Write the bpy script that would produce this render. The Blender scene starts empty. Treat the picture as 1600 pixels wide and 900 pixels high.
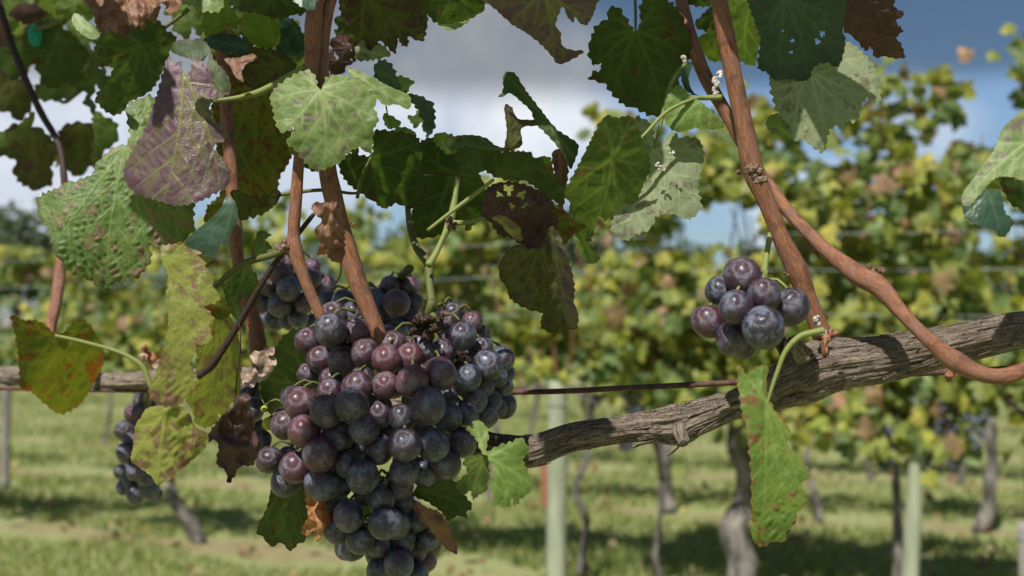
import bpy, math, random
import numpy as np
from mathutils import Vector, noise, geometry, Matrix
R0 = random.Random(7); rng = np.random.default_rng(7)
SC = bpy.context.scene; COL = SC.collection
F = 2000.0                                  # focal length in photo pixels (1600 wide)
HC = 1.05                                   # camera height
PITCH = math.atan(80 / F)

# ------------------------------------------------------------------ camera
cam = bpy.data.cameras.new('camera'); co = bpy.data.objects.new('camera', cam); COL.objects.link(co)
SC.camera = co
co.location = (0, 0, HC); co.rotation_euler = (math.pi / 2 + PITCH, 0, 0)
cam.sensor_width = 36; cam.lens = 36 * F / 1600; cam.clip_start = 0.02; cam.clip_end = 2000
cam.dof.use_dof = True; cam.dof.focus_distance = 0.62
cam.dof.aperture_fstop = (cam.lens / 1000) / 0.0040
cp, sp = math.cos(PITCH), math.sin(PITCH)
def P(x, y, d):
    u = (x - 800) / F * d; v = (450 - y) / F * d
    return Vector((u, d * cp - v * sp, HC + d * sp + v * cp))
def G(x, d):                                # ground point in image column x at distance d
    return Vector(((x - 800) / F * d, d, 0))

# ------------------------------------------------------------------ sun, sky, exposure
S = Vector((-0.24, -0.56, 0.79)).normalized()
sun = bpy.data.lights.new('sun', 'SUN'); so = bpy.data.objects.new('sun', sun); COL.objects.link(so)
so.rotation_euler = S.to_track_quat('Z', 'Y').to_euler(); so.location = (0, 0, 20)
sun.energy = 5.0; sun.angle = math.radians(0.53); sun.color = (1, 0.95, 0.87)
SC.view_settings.view_transform = 'Standard'; SC.view_settings.look = 'None'
SC.view_settings.exposure = 0.35; SC.view_settings.gamma = 1

class NT:
    def __init__(s, tree): s.t = tree; s.n = tree.nodes; s.l = tree.links
    def new(s, typ, **kw):
        n = s.n.new(typ)
        for k, v in kw.items(): setattr(n, k, v)
        return n
    def put(s, sock, v):
        if isinstance(v, bpy.types.NodeSocket): s.l.new(v, sock)
        elif v is not None: sock.default_value = v
    def math(s, op, a, b=None, c=None, clamp=False):
        n = s.new('ShaderNodeMath', operation=op); n.use_clamp = clamp
        s.put(n.inputs[0], a); s.put(n.inputs[1], b)
        if c is not None: s.put(n.inputs[2], c)
        return n.outputs[0]
    def vmath(s, op, a, b=None, out=0):
        n = s.new('ShaderNodeVectorMath', operation=op); s.put(n.inputs[0], a)
        if b is not None: s.put(n.inputs[1], b)
        return n.outputs[out]
    def scale(s, a, k):
        n = s.new('ShaderNodeVectorMath', operation='SCALE'); s.put(n.inputs[0], a); s.put(n.inputs['Scale'], k); return n.outputs[0]
    def mix(s, f, a, b):
        n = s.new('ShaderNodeMix', data_type='RGBA'); s.put(n.inputs[0], f); s.put(n.inputs[6], a); s.put(n.inputs[7], b)
        return n.outputs[2]
    def mul(s, a, b):
        n = s.new('ShaderNodeMix', data_type='RGBA', blend_type='MULTIPLY'); n.inputs[0].default_value = 1
        s.put(n.inputs[6], a); s.put(n.inputs[7], b); return n.outputs[2]
    def smooth(s, v, lo, hi, a=0.0, b=1.0):
        n = s.new('ShaderNodeMapRange', interpolation_type='SMOOTHSTEP'); s.put(n.inputs[0], v)
        s.put(n.inputs[1], lo); s.put(n.inputs[2], hi); n.inputs[3].default_value = a; n.inputs[4].default_value = b
        return n.outputs[0]
    def noise(s, vec, scale, detail=3, rough=0.55, out=0):
        n = s.new('ShaderNodeTexNoise'); s.put(n.inputs['Vector'], vec); n.inputs['Scale'].default_value = scale
        n.inputs['Detail'].default_value = detail; n.inputs['Roughness'].default_value = rough; return n.outputs[out]
    def voro(s, vec, scale, feature='F1', out=0):
        n = s.new('ShaderNodeTexVoronoi', feature=feature); s.put(n.inputs['Vector'], vec); n.inputs['Scale'].default_value = scale
        return n.outputs[out]
    def attr(s, name, out='Fac'): return s.new('ShaderNodeAttribute', attribute_name=name).outputs[out]
    def bump(s, h, strength, dist):
        n = s.new('ShaderNodeBump'); s.put(n.inputs['Height'], h); n.inputs['Strength'].default_value = strength
        n.inputs['Distance'].default_value = dist; return n.outputs[0]

W = bpy.data.worlds.new('World'); SC.world = W; W.use_nodes = True
w = NT(W.node_tree); w.n.clear()
sky = w.new('ShaderNodeTexSky', sky_type='NISHITA'); sky.sun_disc = False
sky.sun_elevation = math.asin(S.z); sky.sun_rotation = math.atan2(S.x, S.y); sky.altitude = 200
sky.air_density = 1.0; sky.dust_density = 1.5; sky.ozone_density = 1.5
gdir = w.new('ShaderNodeTexCoord').outputs['Generated']
gdir = w.vmath('NORMALIZE', gdir)
sepz = w.new('ShaderNodeSeparateXYZ'); w.put(sepz.inputs[0], gdir); ez = sepz.outputs[2]
base = w.scale(sky.outputs[0], 0.1)
bluetint = w.mix(w.smooth(ez, 0.18, 0.202), (0.74, 0.82, 0.93, 1), (0.38, 0.43, 0.48, 1))
blue = w.mul(base, bluetint)
wob = w.noise(gdir, 7, 5, 0.6, out=1)
gd2 = w.vmath('ADD', gdir, w.scale(w.vmath('SUBTRACT', wob, (0.5, 0.5, 0.5)), 0.10))
cl = None
for (bx, by, br, bs) in [(740, 90, 150, 1), (640, 150, 120, 1), (860, 130, 120, .9), (800, 190, 150, 1), (560, 60, 110, .8), (900, 210, 90, .9),
                         (100, 160, 150, .9), (30, 280, 160, .9), (1270, 330, 90, .9), (1440, 200, 90, .45), (330, 60, 160, .8), (1150, 230, 80, .5),
                         (480, 230, 150, .8), (1240, 430, 100, .8), (-300, 100, 260, 1), (1900, 330, 160, .6), (250, -500, 330, 1), (1200, -700, 260, .8)]:
    v = (P(bx, by, 1) - Vector((0, 0, HC))).normalized()
    dd = w.vmath('DISTANCE', gd2, tuple(v), out=1)
    f = w.smooth(dd, br / F * 1.25, br / F * 0.35, 0, bs)
    cl = f if cl is None else w.math('MAXIMUM', cl, f)
far_noise = w.smooth(w.noise(gdir, 2.2, 6, 0.6), 0.5, 0.68)
cl = w.math('MAXIMUM', cl, w.math('MULTIPLY', far_noise, w.smooth(ez, 0.3, 0.45)))
tex = w.noise(gdir, 13, 6, 0.6)
ccol = w.mix(w.smooth(ez, 0.17, 0.205), (0.76, 0.79, 0.83, 1), (0.31, 0.325, 0.345, 1))
ccol = w.mix(w.smooth(tex, .35, .7), w.mul(ccol, (0.78, 0.80, 0.86, 1)), ccol)
skyc = w.mix(cl, blue, ccol)
bg = w.new('ShaderNodeBackground'); w.put(bg.inputs[0], skyc); bg.inputs[1].default_value = .92
w.l.new(bg.outputs[0], w.new('ShaderNodeOutputWorld').inputs[0])

# ------------------------------------------------------------------ materials
def lin(r, g, b):
    f = lambda c: ((c / 255 + .055) / 1.055) ** 2.4 if c > 10 else c / 255 / 12.92
    return (f(r), f(g), f(b), 1)
def mat(name):
    m = bpy.data.materials.new(name); m.use_nodes = True; t = NT(m.node_tree); t.n.clear()
    out = t.new('ShaderNodeOutputMaterial'); return m, t, out
def leaf_mat(name, c1, c2, spot, amt, veinc, edgec=(.12, .10, .02, 1), edge=0.4, trans=0.32, rough=0.5, bumps=1.0, spotsize=1.6, tint=(1.1, 1.25, .45, 1)):
    m, t, out = mat(name); veinc = (veinc[0] * 1.2, veinc[1] * 1.2, veinc[2] * 1.1, 1)
    lc = t.attr('lc', 'Vector'); vein = t.attr('vein'); ed = t.attr('edge')
    wl = t.vmath('ADD', lc, t.scale(t.vmath('SUBTRACT', t.noise(lc, 5, 2, out=1), (.5, .5, .5)), 0.10))
    n1 = t.noise(lc, 2.2, 4); n2 = t.noise(lc, spotsize * 2, 3, .6); n3 = t.noise(lc, 22, 3)
    cell = t.new('ShaderNodeTexVoronoi'); t.put(cell.inputs['Vector'], wl); cell.inputs['Scale'].default_value = 8
    crand = t.new('ShaderNodeSeparateColor'); t.l.new(cell.outputs['Color'], crand.inputs[0]); crand = crand.outputs[0]
    ded = t.voro(wl, 9.5, 'DISTANCE_TO_EDGE'); fv = t.smooth(ded, 0.0, 0.10, .5, 0)
    ded2 = t.voro(wl, 26, 'DISTANCE_TO_EDGE')
    col = t.mix(t.smooth(n1, .35, .65), c1, c2)
    q = t.math('ADD', n2, t.math('MULTIPLY', t.math('SUBTRACT', crand, .5), 0.22))
    q = t.math('ADD', q, t.math('MULTIPLY', t.math('SUBTRACT', n3, .5), 0.16))
    q = t.math('SUBTRACT', q, t.math('MULTIPLY', vein, .20)); q = t.math('SUBTRACT', q, t.math('MULTIPLY', fv, .06))
    thr = 0.78 - 0.45 * amt
    col = t.mix(t.smooth(q, thr - .035, thr + .06, 0, .85), col, spot)
    col = t.mix(t.math('MULTIPLY', t.smooth(n3, .62, .72), .45), col, (spot[0] * .5, spot[1] * .5, spot[2] * .5, 1))
    col = t.mix(t.math('MULTIPLY', fv, .16), col, veinc)
    col = t.mix(t.math('MULTIPLY', vein, .85), col, veinc)
    ee = t.smooth(t.math('SUBTRACT', ed, t.math('MULTIPLY', t.math('SUBTRACT', n2, .5), .8)), 0.55, 0.95, 0, edge)
    col = t.mix(ee, col, edgec)
    col = t.mul(col, t.mix(n3, (.85, .85, .85, 1), (1.14, 1.14, 1.12, 1)))
    h = t.math('ADD', t.math('MULTIPLY', t.smooth(ded, 0, .42), .10), t.math('MULTIPLY', vein, -1.1))
    h = t.math('ADD', h, t.math('MULTIPLY', t.smooth(ded2, 0, .3), .06)); h = t.math('ADD', h, t.math('MULTIPLY', n3, .18))
    bm = t.bump(h, min(1, 0.6 * bumps), 0.00032 * bumps)
    p = t.new('ShaderNodeBsdfPrincipled'); t.put(p.inputs['Base Color'], col); p.inputs['Roughness'].default_value = rough
    p.inputs['Specular IOR Level'].default_value = .35
    t.put(p.inputs['Normal'], bm)
    tr = t.new('ShaderNodeBsdfTranslucent'); t.put(tr.inputs[0], t.mul(t.scale(col, 1.7), tint)); t.put(tr.inputs[1], bm)
    mx = t.new('ShaderNodeMixShader'); mx.inputs[0].default_value = trans
    t.l.new(p.outputs[0], mx.inputs[1]); t.l.new(tr.outputs[0], mx.inputs[2]); t.l.new(mx.outputs[0], out.inputs[0])
    return m
LM = {}
LM['green'] = leaf_mat('leaf_green', (.060, .105, .022, 1), (.085, .13, .030, 1), (.13, .065, .04, 1), .35, (.17, .21, .07, 1))
LM['bullate'] = leaf_mat('leaf_green_puckered', (.070, .125, .030, 1), (.110, .155, .038, 1), (.20, .11, .09, 1), .52, (.17, .24, .09, 1), (.09, .03, .02, 1), .5, bumps=1.8, trans=.25)
LM['purple'] = leaf_mat('leaf_purple', (.125, .078, .088, 1), (.12, .095, .065, 1), (.10, .045, .082, 1), .70, (.16, .17, .06, 1), (.11, .13, .035, 1), .45, bumps=1.8, trans=.18, rough=.45)
LM['yellowpurple'] = leaf_mat('leaf_yellow_purple', (.21, .22, .055, 1), (.24, .25, .06, 1), (.19, .085, .08, 1), .62, (.22, .24, .06, 1), (.25, .21, .05, 1), .6, bumps=1.3)
LM['speckled'] = leaf_mat('leaf_speckled_red', (.055, .085, .012, 1), (.13, .12, .015, 1), (.10, .022, .010, 1), .66, (.12, .13, .02, 1), (.14, .07, .01, 1), .5, bumps=1.7, spotsize=3.2)
LM['dark'] = leaf_mat('leaf_dark_green', (.030, .058, .014, 1), (.045, .075, .016, 1), (.060, .030, .014, 1), .42, (.075, .105, .03, 1), (.07, .035, .012, 1), .6, trans=.42)
LM['darkmark'] = leaf_mat('leaf_dark_blotched', (.050, .062, .018, 1), (.075, .075, .020, 1), (.060, .026, .028, 1), .68, (.09, .10, .025, 1), (.05, .03, .01, 1), .7, bumps=1.6, spotsize=2.4)
LM['bluegreen'] = leaf_mat('leaf_blue_green', (.028, .060, .042, 1), (.035, .075, .050, 1), (.05, .05, .03, 1), .2, (.06, .10, .06, 1), (.05, .07, .03, 1), .3, rough=.38, trans=.15, tint=(.9, 1.2, .5, 1))
LM['pale'] = leaf_mat('leaf_pale_green', (.105, .165, .045, 1), (.15, .205, .06, 1), (.12, .085, .075, 1), .46, (.24, .29, .13, 1), (.22, .25, .07, 1), .5, trans=.25)
LM['under'] = leaf_mat('leaf_grey_underside', (.17, .20, .115, 1), (.20, .23, .14, 1), (.12, .095, .07, 1), .42, (.26, .29, .17, 1), (.17, .19, .07, 1), .3, rough=.75, trans=.22, bumps=1.6)
LM['autumn'] = leaf_mat('leaf_autumn', (.12, .15, .015, 1), (.085, .13, .018, 1), (.16, .045, .010, 1), .50, (.15, .15, .03, 1), (.16, .07, .01, 1), .6, trans=.5, tint=(1.2, 1.1, .3, 1))
LM['lime'] = leaf_mat('leaf_lime', (.12, .17, .022, 1), (.15, .19, .03, 1), (.10, .07, .015, 1), .3, (.17, .21, .05, 1), (.19, .17, .02, 1), .5, trans=.45)
LM['young'] = leaf_mat('leaf_young_green', (.10, .16, .03, 1), (.13, .20, .045, 1), (.12, .10, .04, 1), .25, (.2, .28, .09, 1), (.20, .20, .05, 1), .6, trans=.3)
LM['edgered'] = leaf_mat('leaf_green_red_rim', (.085, .155, .03, 1), (.13, .19, .03, 1), (.18, .07, .04, 1), .46, (.17, .22, .06, 1), (.26, .10, .03, 1), .6, trans=.3, bumps=1.2)
LM['brown'] = leaf_mat('leaf_dead_brown', (.16, .075, .045, 1), (.21, .11, .07, 1), (.085, .038, .025, 1), .5, (.2, .12, .08, 1), (.12, .06, .04, 1), .5, trans=.12, bumps=2.0, tint=(1.2, .8, .5, 1))
LM['orange'] = leaf_mat('leaf_dead_orange', (.30, .13, .045, 1), (.36, .18, .08, 1), (.16, .06, .02, 1), .45, (.35, .2, .1, 1), (.25, .1, .04, 1), .5, trans=.25, bumps=2.0, tint=(1.2, .8, .4, 1))
LM['maroon'] = leaf_mat('leaf_dead_maroon', (.055, .027, .022, 1), (.075, .038, .030, 1), (.035, .018, .016, 1), .5, (.07, .04, .035, 1), (.05, .02, .015, 1), .5, trans=.08, bumps=2.0, tint=(1.2, .8, .5, 1))

def grape_mat(name, skin1, skin2, bloom, amount):
    m, t, out = mat(name)
    oc = t.new('ShaderNodeTexCoord').outputs['Object']; oi = t.new('ShaderNodeObjectInfo').outputs['Random']
    comb = t.new('ShaderNodeCombineXYZ'); t.put(comb.inputs[0], t.math('MULTIPLY', oi, 57.0)); t.put(comb.inputs[2], t.math('MULTIPLY', oi, 91.0))
    v = t.vmath('ADD', oc, comb.outputs[0])
    n1 = t.noise(v, 1.3, 5, .62); n2 = t.noise(v, 5.0, 5, .7); n3 = t.noise(v, 24, 3, .6); n4 = t.noise(v, 2.6, 2)
    skin = t.mix(t.smooth(t.math('ADD', t.math('MULTIPLY', oi, .7), t.math('MULTIPLY', n4, .5)), .25, .95), skin1, skin2)
    b = t.math('ADD', t.math('MULTIPLY', n1, .75), t.math('MULTIPLY', n2, .35))
    b = t.smooth(b, .66 - .30 * amount, .76 - .24 * amount, .05, 1)
    sc = t.smooth(t.noise(v, 3.4, 2, .3), .60, .63)                      # rubbed patches
    b = t.math('MULTIPLY', b, t.math('SUBTRACT', 1, t.math('MULTIPLY', sc, .75)))
    b = t.math('MULTIPLY', b, t.smooth(n3, .25, .7, .55, 1)); b = t.math('MULTIPLY', b, .92)
    col = t.mix(b, skin, bloom)
    dots = t.smooth(t.voro(v, 9), .10, .06); dots = t.math('MULTIPLY', dots, t.smooth(n4, .5, .62))
    col = t.mix(t.math('MULTIPLY', dots, .5), col, (.16, .13, .12, 1))
    p = t.new('ShaderNodeBsdfPrincipled'); t.put(p.inputs['Base Color'], col)
    t.put(p.inputs['Roughness'], t.math('ADD', .31, t.math('MULTIPLY', b, .16)))
    p.inputs['Specular IOR Level'].default_value = .6; p.inputs['Coat Weight'].default_value = .35; p.inputs['Coat Roughness'].default_value = .30
    p.inputs['Subsurface Weight'].default_value = .06; p.inputs['Subsurface Radius'].default_value = (1, .25, .2); p.inputs['Subsurface Scale'].default_value = .003
    t.put(p.inputs['Normal'], t.bump(t.math('ADD', n3, n2), .35, .03)); t.l.new(p.outputs[0], out.inputs[0])
    return m
GM = {'blue': grape_mat('grape_skin_blue', (.012, .010, .020, 1), (.035, .012, .025, 1), (.125, .15, .215, 1), .52),
      'mid': grape_mat('grape_skin_violet', (.020, .010, .020, 1), (.065, .012, .022, 1), (.125, .13, .18, 1), .48),
      'red': grape_mat('grape_skin_red', (.035, .011, .018, 1), (.095, .022, .032, 1), (.15, .12, .155, 1), .50)}
def simple(name, c1, c2, scale=20, rough=.7, bump=.3, dist=.002, coord='Object', stretch=None, spec=.3, detail=5, sub=0):
    m, t, out = mat(name)
    v = t.attr('lc', 'Vector') if coord == 'lc' else t.new('ShaderNodeTexCoord').outputs[coord]
    if stretch: v = t.vmath('MULTIPLY', v, stretch)
    n = t.noise(v, scale, detail, .6); n2 = t.noise(v, scale * 4.3, 3, .6)
    f = t.smooth(t.math('ADD', t.math('MULTIPLY', n, .7), t.math('MULTIPLY', n2, .3)), .36, .64)
    p = t.new('ShaderNodeBsdfPrincipled'); t.put(p.inputs['Base Color'], t.mix(f, c1, c2)); p.inputs['Roughness'].default_value = rough
    p.inputs['Specular IOR Level'].default_value = spec
    t.put(p.inputs['Normal'], t.bump(t.math('ADD', n, t.math('MULTIPLY', n2, .5)), bump, dist)); t.l.new(p.outputs[0], out.inputs[0])
    return m
M = {}
M['unripe'] = simple('grape_unripe', (.30, .34, .03, 1), (.38, .40, .06, 1), 3, .35, .05)
M['raisin'] = simple('grape_shrivelled', (.03, .015, .018, 1), (.17, .10, .09, 1), 6, .6, .8, .05)
M['green_stem'] = simple('stem_green', (.15, .19, .045, 1), (.22, .25, .08, 1), 3, .5, .3, .0006, 'lc', (1, 1, .25))
M['dull_stem'] = simple('stem_dull_green', (.07, .09, .02, 1), (.12, .12, .04, 1), 3, .55, .3, .0006, 'lc', (1, 1, .25))
M['dark_stem'] = simple('stem_dark', (.022, .012, .010, 1), (.055, .028, .02, 1), 3, .6, .4, .0006, 'lc', (1, 1, .25))
M['far_bark'] = simple('vine_bark_far', (.045, .038, .033, 1), (.26, .235, .21, 1), 22, .9, .8, .01, 'Object', (1, 1, .3))
M['wood_post'] = simple('post_wood', (.22, .25, .17, 1), (.36, .38, .27, 1), 5, .85, .5, .004, 'Object', (1.5, 1.5, .25))
M['stake'] = simple('rusty_stake', (.25, .09, .045, 1), (.33, .14, .08, 1), 8)
M['grey_post'] = simple('grey_post', (.16, .14, .13, 1), (.34, .31, .29, 1), 8, .9, .6, .006, 'Object', (1, 1, .3))
M['wire'] = simple('galvanised_wire', (.24, .27, .26, 1), (.34, .37, .36, 1), 30, .45, .1)
M['rust'] = simple('rusty_wire', (.05, .027, .022, 1), (.14, .07, .055, 1), 260, .75, .7, .0006)
M['wool'] = simple('white_wool', (.38, .34, .31, 1), (.62, .58, .54, 1), 400, .9, .6, .0006)
M['bud'] = simple('bud_scales', (.08, .04, .028, 1), (.25, .17, .12, 1), 220, .8, .8, .0008)
M['tie'] = simple('green_tie', (.01, .22, .16, 1), (.02, .28, .2, 1), 40)
M['rbark_raw'] = simple('torn_bark', (.20, .12, .09, 1), (.48, .38, .30, 1), 160, .9, .8, .001)
def cane_mat():
    m, t, out = mat('cane_bark'); lc = t.attr('lc', 'Vector')
    v = t.vmath('MULTIPLY', lc, (1, 1, .07)); n = t.noise(v, 2.6, 6, .65); n2 = t.noise(lc, .22, 3); n3 = t.noise(t.vmath('MULTIPLY', lc, (1, 1, .12)), 9, 3)
    col = t.mix(t.smooth(n, .40, .60), (.15, .055, .026, 1), (.34, .155, .078, 1))
    col = t.mix(t.smooth(n2, .42, .62, 0, .65), col, (.20, .11, .085, 1)); col = t.mix(t.smooth(t.noise(lc, .13, 4), .52, .66, 0, .6), col, (.10, .045, .03, 1)); col = t.mix(t.smooth(n3, .58, .7, 0, .45), col, (.07, .028, .015, 1))
    p = t.new('ShaderNodeBsdfPrincipled'); t.put(p.inputs['Base Color'], col); p.inputs['Roughness'].default_value = .5
    p.inputs['Specular IOR Level'].default_value = .3
    t.put(p.inputs['Normal'], t.bump(t.math('ADD', n, t.math('MULTIPLY', n3, .6)), .6, .0008)); t.l.new(p.outputs[0], out.inputs[0]); return m
def bark_mat():
    m, t, out = mat('old_vine_bark'); lc = t.attr('lc', 'Vector')
    wv = t.vmath('ADD', lc, t.scale(t.vmath('SUBTRACT', t.noise(lc, .10, 2, out=1), (.5, .5, .5)), 3.0))
    v = t.vmath('MULTIPLY', wv, (1, 1, .075)); n = t.noise(v, .95, 8, .75); n2 = t.noise(t.vmath('MULTIPLY', wv, (1, 1, .06)), 4.5, 5, .75); n3 = t.noise(lc, .16, 3)
    cav = t.attr('cav')
    f = t.math('ADD', t.math('MULTIPLY', n, .55), t.math('MULTIPLY', n2, .45))
    col = t.mix(t.smooth(f, .42, .57), (.13, .080, .055, 1), (.58, .495, .40, 1))
    col = t.mix(t.smooth(n3, .48, .7, 0, .6), col, (.27, .17, .125, 1))
    col = t.mix(t.smooth(f, .60, .72, 0, .7), col, (.56, .49, .42, 1)); col = t.mix(t.smooth(f, .45, .38, 0, .85), col, (.035, .022, .018, 1))
    p = t.new('ShaderNodeBsdfPrincipled'); t.put(p.inputs['Base Color'], col); p.inputs['Roughness'].default_value = .9
    p.inputs['Specular IOR Level'].default_value = .15
    t.put(p.inputs['Normal'], t.bump(f, 1.0, .006)); t.l.new(p.outputs[0], out.inputs[0]); return m
M['cane'] = cane_mat(); M['bark'] = bark_mat()
def far_leaf_mat(name, stops, trans=.35):
    m, t, out = mat(name)
    oi = t.new('ShaderNodeObjectInfo').outputs['Random']; a = t.attr('rnd')
    f = t.math('FRACT', t.math('ADD', oi, a))
    ramp = t.new('ShaderNodeValToRGB'); t.put(ramp.inputs[0], f); cr = ramp.color_ramp; cr.interpolation = 'CONSTANT'
    while len(cr.elements) > 1: cr.elements.remove(cr.elements[-1])
    cr.elements[0].position = 0; cr.elements[0].color = stops[0][1]
    for p_, c_ in stops[1:]: e = cr.elements.new(p_); e.color = c_
    n = t.noise(t.new('ShaderNodeNewGeometry').outputs['Position'], 18, 3)
    col = t.mul(ramp.outputs[0], t.mix(t.smooth(n, .3, .7), (.65, .7, .65, 1), (1.3, 1.25, 1.1, 1)))
    p = t.new('ShaderNodeBsdfPrincipled'); t.put(p.inputs['Base Color'], col); p.inputs['Roughness'].default_value = .5; p.inputs['Specular IOR Level'].default_value = .3
    tr = t.new('ShaderNodeBsdfTranslucent'); t.put(tr.inputs[0], t.mul(t.scale(col, 1.6), (1.1, 1.2, .5, 1)))
    mx = t.new('ShaderNodeMixShader'); mx.inputs[0].default_value = trans
    t.l.new(p.outputs[0], mx.inputs[1]); t.l.new(tr.outputs[0], mx.inputs[2]); t.l.new(mx.outputs[0], out.inputs[0]); return m
M['far_leaf'] = far_leaf_mat('vineyard_leaf', [(0, (.24, .27, .06, 1)), (.2, (.17, .20, .05, 1)), (.40, (.30, .30, .065, 1)), (.53, (.35, .32, .08, 1)), (.60, (.11, .16, .06, 1)),
                                               (.74, (.15, .21, .08, 1)), (.90, (.22, .15, .08, 1)), (.96, (.30, .19, .13, 1))])
M['far_tree'] = far_leaf_mat('distant_tree_leaf', [(0, (.050, .085, .045, 1)), (.3, (.07, .10, .05, 1)), (.6, (.085, .11, .045, 1)), (.85, (.06, .08, .06, 1))], .25)
M['grass'] = far_leaf_mat('grass_blade', [(0, (.19, .24, .085, 1)), (.3, (.23, .28, .10, 1)), (.55, (.28, .31, .13, 1)), (.78, (.32, .32, .16, 1)), (.93, (.33, .27, .16, 1))], .4)
def ground_mat():
    m, t, out = mat('vineyard_ground'); pos = t.new('ShaderNodeNewGeometry').outputs['Position']
    n1 = t.noise(pos, 1.1, 5, .6); n2 = t.noise(pos, 9, 4, .6); n3 = t.noise(pos, 60, 2)
    sep = t.new('ShaderNodeSeparateXYZ'); t.put(sep.inputs[0], pos)
    # distance along the row normal; rows repeat every 2.5 m of depth
    rowd = t.math('ADD', sep.outputs[1], t.math('MULTIPLY', sep.outputs[0], .5))
    ph = t.math('ABSOLUTE', t.math('SUBTRACT', t.math('FRACT', t.math('ADD', t.math('DIVIDE', t.math('SUBTRACT', rowd, 5.8), 2.5), .5)), .5))
    soilf = t.smooth(t.math('ADD', ph, t.math('MULTIPLY', t.math('SUBTRACT', n1, .5), .75)), .10, .0, 0, .6)
    gr = t.mix(t.smooth(n1, .35, .65), (.22, .255, .10, 1), (.27, .30, .13, 1)); gr = t.mix(t.smooth(n2, .45, .7, 0, .6), gr, (.27, .25, .13, 1))
    so_ = t.mix(t.smooth(n2, .4, .6), (.23, .15, .095, 1), (.31, .23, .15, 1))
    col = t.mix(soilf, gr, so_); col = t.mul(col, t.mix(n3, (.7, .7, .7, 1), (1.3, 1.3, 1.3, 1)))
    p = t.new('ShaderNodeBsdfPrincipled'); t.put(p.inputs['Base Color'], col); p.inputs['Roughness'].default_value = .95; p.inputs['Specular IOR Level'].default_value = .1
    t.put(p.inputs['Normal'], t.bump(t.math('ADD', n2, n3), .6, .03)); t.l.new(p.outputs[0], out.inputs[0]); return m
M['ground'] = ground_mat()

# ------------------------------------------------------------------ object helpers
WL = {}
def tag(o, label=None, cat=None, group=None, kind=None):
    for k, v in (('label', label), ('category', cat), ('group', group), ('kind', kind)):
        if v: o[k] = v
    return o
def link(o, world, parent=None):
    COL.objects.link(o); WL[o.name] = Vector(world)
    if parent is not None:
        o.parent = parent; o.location = Vector(world) - WL[parent.name]
    else: o.location = world
    return o
def empty(name, loc): 
    o = bpy.data.objects.new(name, None); o.empty_display_size = .05; return link(o, loc)
def meshobj(name, verts, faces, m, origin, parent=None, attrs=None, smooth=True):
    me = bpy.data.meshes.new(name); V = np.asarray(verts, dtype=float) - np.array(origin, dtype=float)
    me.from_pydata(V.tolist(), [], faces if isinstance(faces, list) else faces.tolist())
    if smooth: me.polygons.foreach_set('use_smooth', [True] * len(me.polygons))
    for k, (typ, data) in (attrs or {}).items():
        a = me.attributes.new(k, typ, 'POINT'); a.data.foreach_set('vector' if typ == 'FLOAT_VECTOR' else 'value', np.asarray(data, dtype=np.float32).ravel())
    me.materials.append(m); me.update()
    return link(bpy.data.objects.new(name, me), origin, parent)
def cr(pts, k=8):
    pts = [np.array(p, float) for p in pts]; out = []
    Q = [2 * pts[0] - pts[1]] + pts + [2 * pts[-1] - pts[-2]]
    for i in range(1, len(Q) - 2):
        a, b, c, d = Q[i - 1:i + 3]
        for j in range(k):
            t = j / k; out.append(.5 * ((2 * b) + (-a + c) * t + (2 * a - 5 * b + 4 * c - d) * t * t + (-a + 3 * b - 3 * c + d) * t ** 3))
    out.append(pts[-1]); return np.array(out)
def tube(points, n=14, k=8, rough=0, fine=0, seed=0, flat=1.0, nodes=(), stretch=4.):
    """points: (Vector world, radius). Returns verts, faces, lc"""
    C = cr([(p.x, p.y, p.z, r) for p, r in points], k); pos = C[:, :3]; rad = C[:, 3].copy()
    T = np.gradient(pos, axis=0); T /= np.linalg.norm(T, axis=1)[:, None] + 1e-12
    L = np.concatenate([[0], np.cumsum(np.linalg.norm(np.diff(pos, axis=0), axis=1))])
    up = np.array([0.13, 0.9, 0.4]); verts = []; lc = []
    rm = float(np.mean(rad))
    for i in range(len(pos)):
        u = np.cross(T[i], up); u /= np.linalg.norm(u) + 1e-9; v = np.cross(T[i], u)
        for j in range(n):
            a = 2 * math.pi * j / n; c, s_ = math.cos(a), math.sin(a); r = rad[i]
            if rough or fine:
                q = Vector((c * 1.7 + seed, s_ * 1.7, L[i] / rm / stretch))
                r *= 1 + rough * noise.noise(q) + (fine * (abs(noise.noise(Vector((c * 5 + .5 * noise.noise(Vector((L[i] / rm / 2, c, s_))), s_ * 5 + seed, L[i] / rm / 8)))) - .25) * 1.3 + fine * .9 * noise.noise(Vector((c * 12, s_ * 12, L[i] / rm / 6))) + fine * .6 * noise.noise(Vector((c * 24, s_ * 24, L[i] / rm / 5))) if fine else 0)
            verts.append(pos[i] + u * c * r + v * s_ * r * flat)
            lc.append((c * rad[i] * 1000, s_ * rad[i] * 1000, L[i] * 1000 + seed * 37))
    N = len(pos); faces = [(i * n + j, i * n + (j + 1) % n, (i + 1) * n + (j + 1) % n, (i + 1) * n + j) for i in range(N - 1) for j in range(n)]
    faces += [tuple(range(n))[::-1], tuple((N - 1) * n + j for j in range(n))]
    return verts, faces, lc
def join(parts):
    V, Fc, A = [], [], []
    for v, f, a in parts:
        o = len(V); V += list(v); A += list(a); Fc += [tuple(i + o for i in q) for q in f]
    return V, Fc, A
def pxtube(name, pts, m, parent, rscale=1., n=12, k=6, **kw):
    """pts: (x, y, radius_px, depth)"""
    P3 = [(P(x, y, d), r * rscale * d / F) for x, y, r, d in pts]
    v, f, lc = tube(P3, n, k, **kw)
    return meshobj(name, v, f, m, P3[0][0], parent, {'lc': ('FLOAT_VECTOR', lc)})

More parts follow.
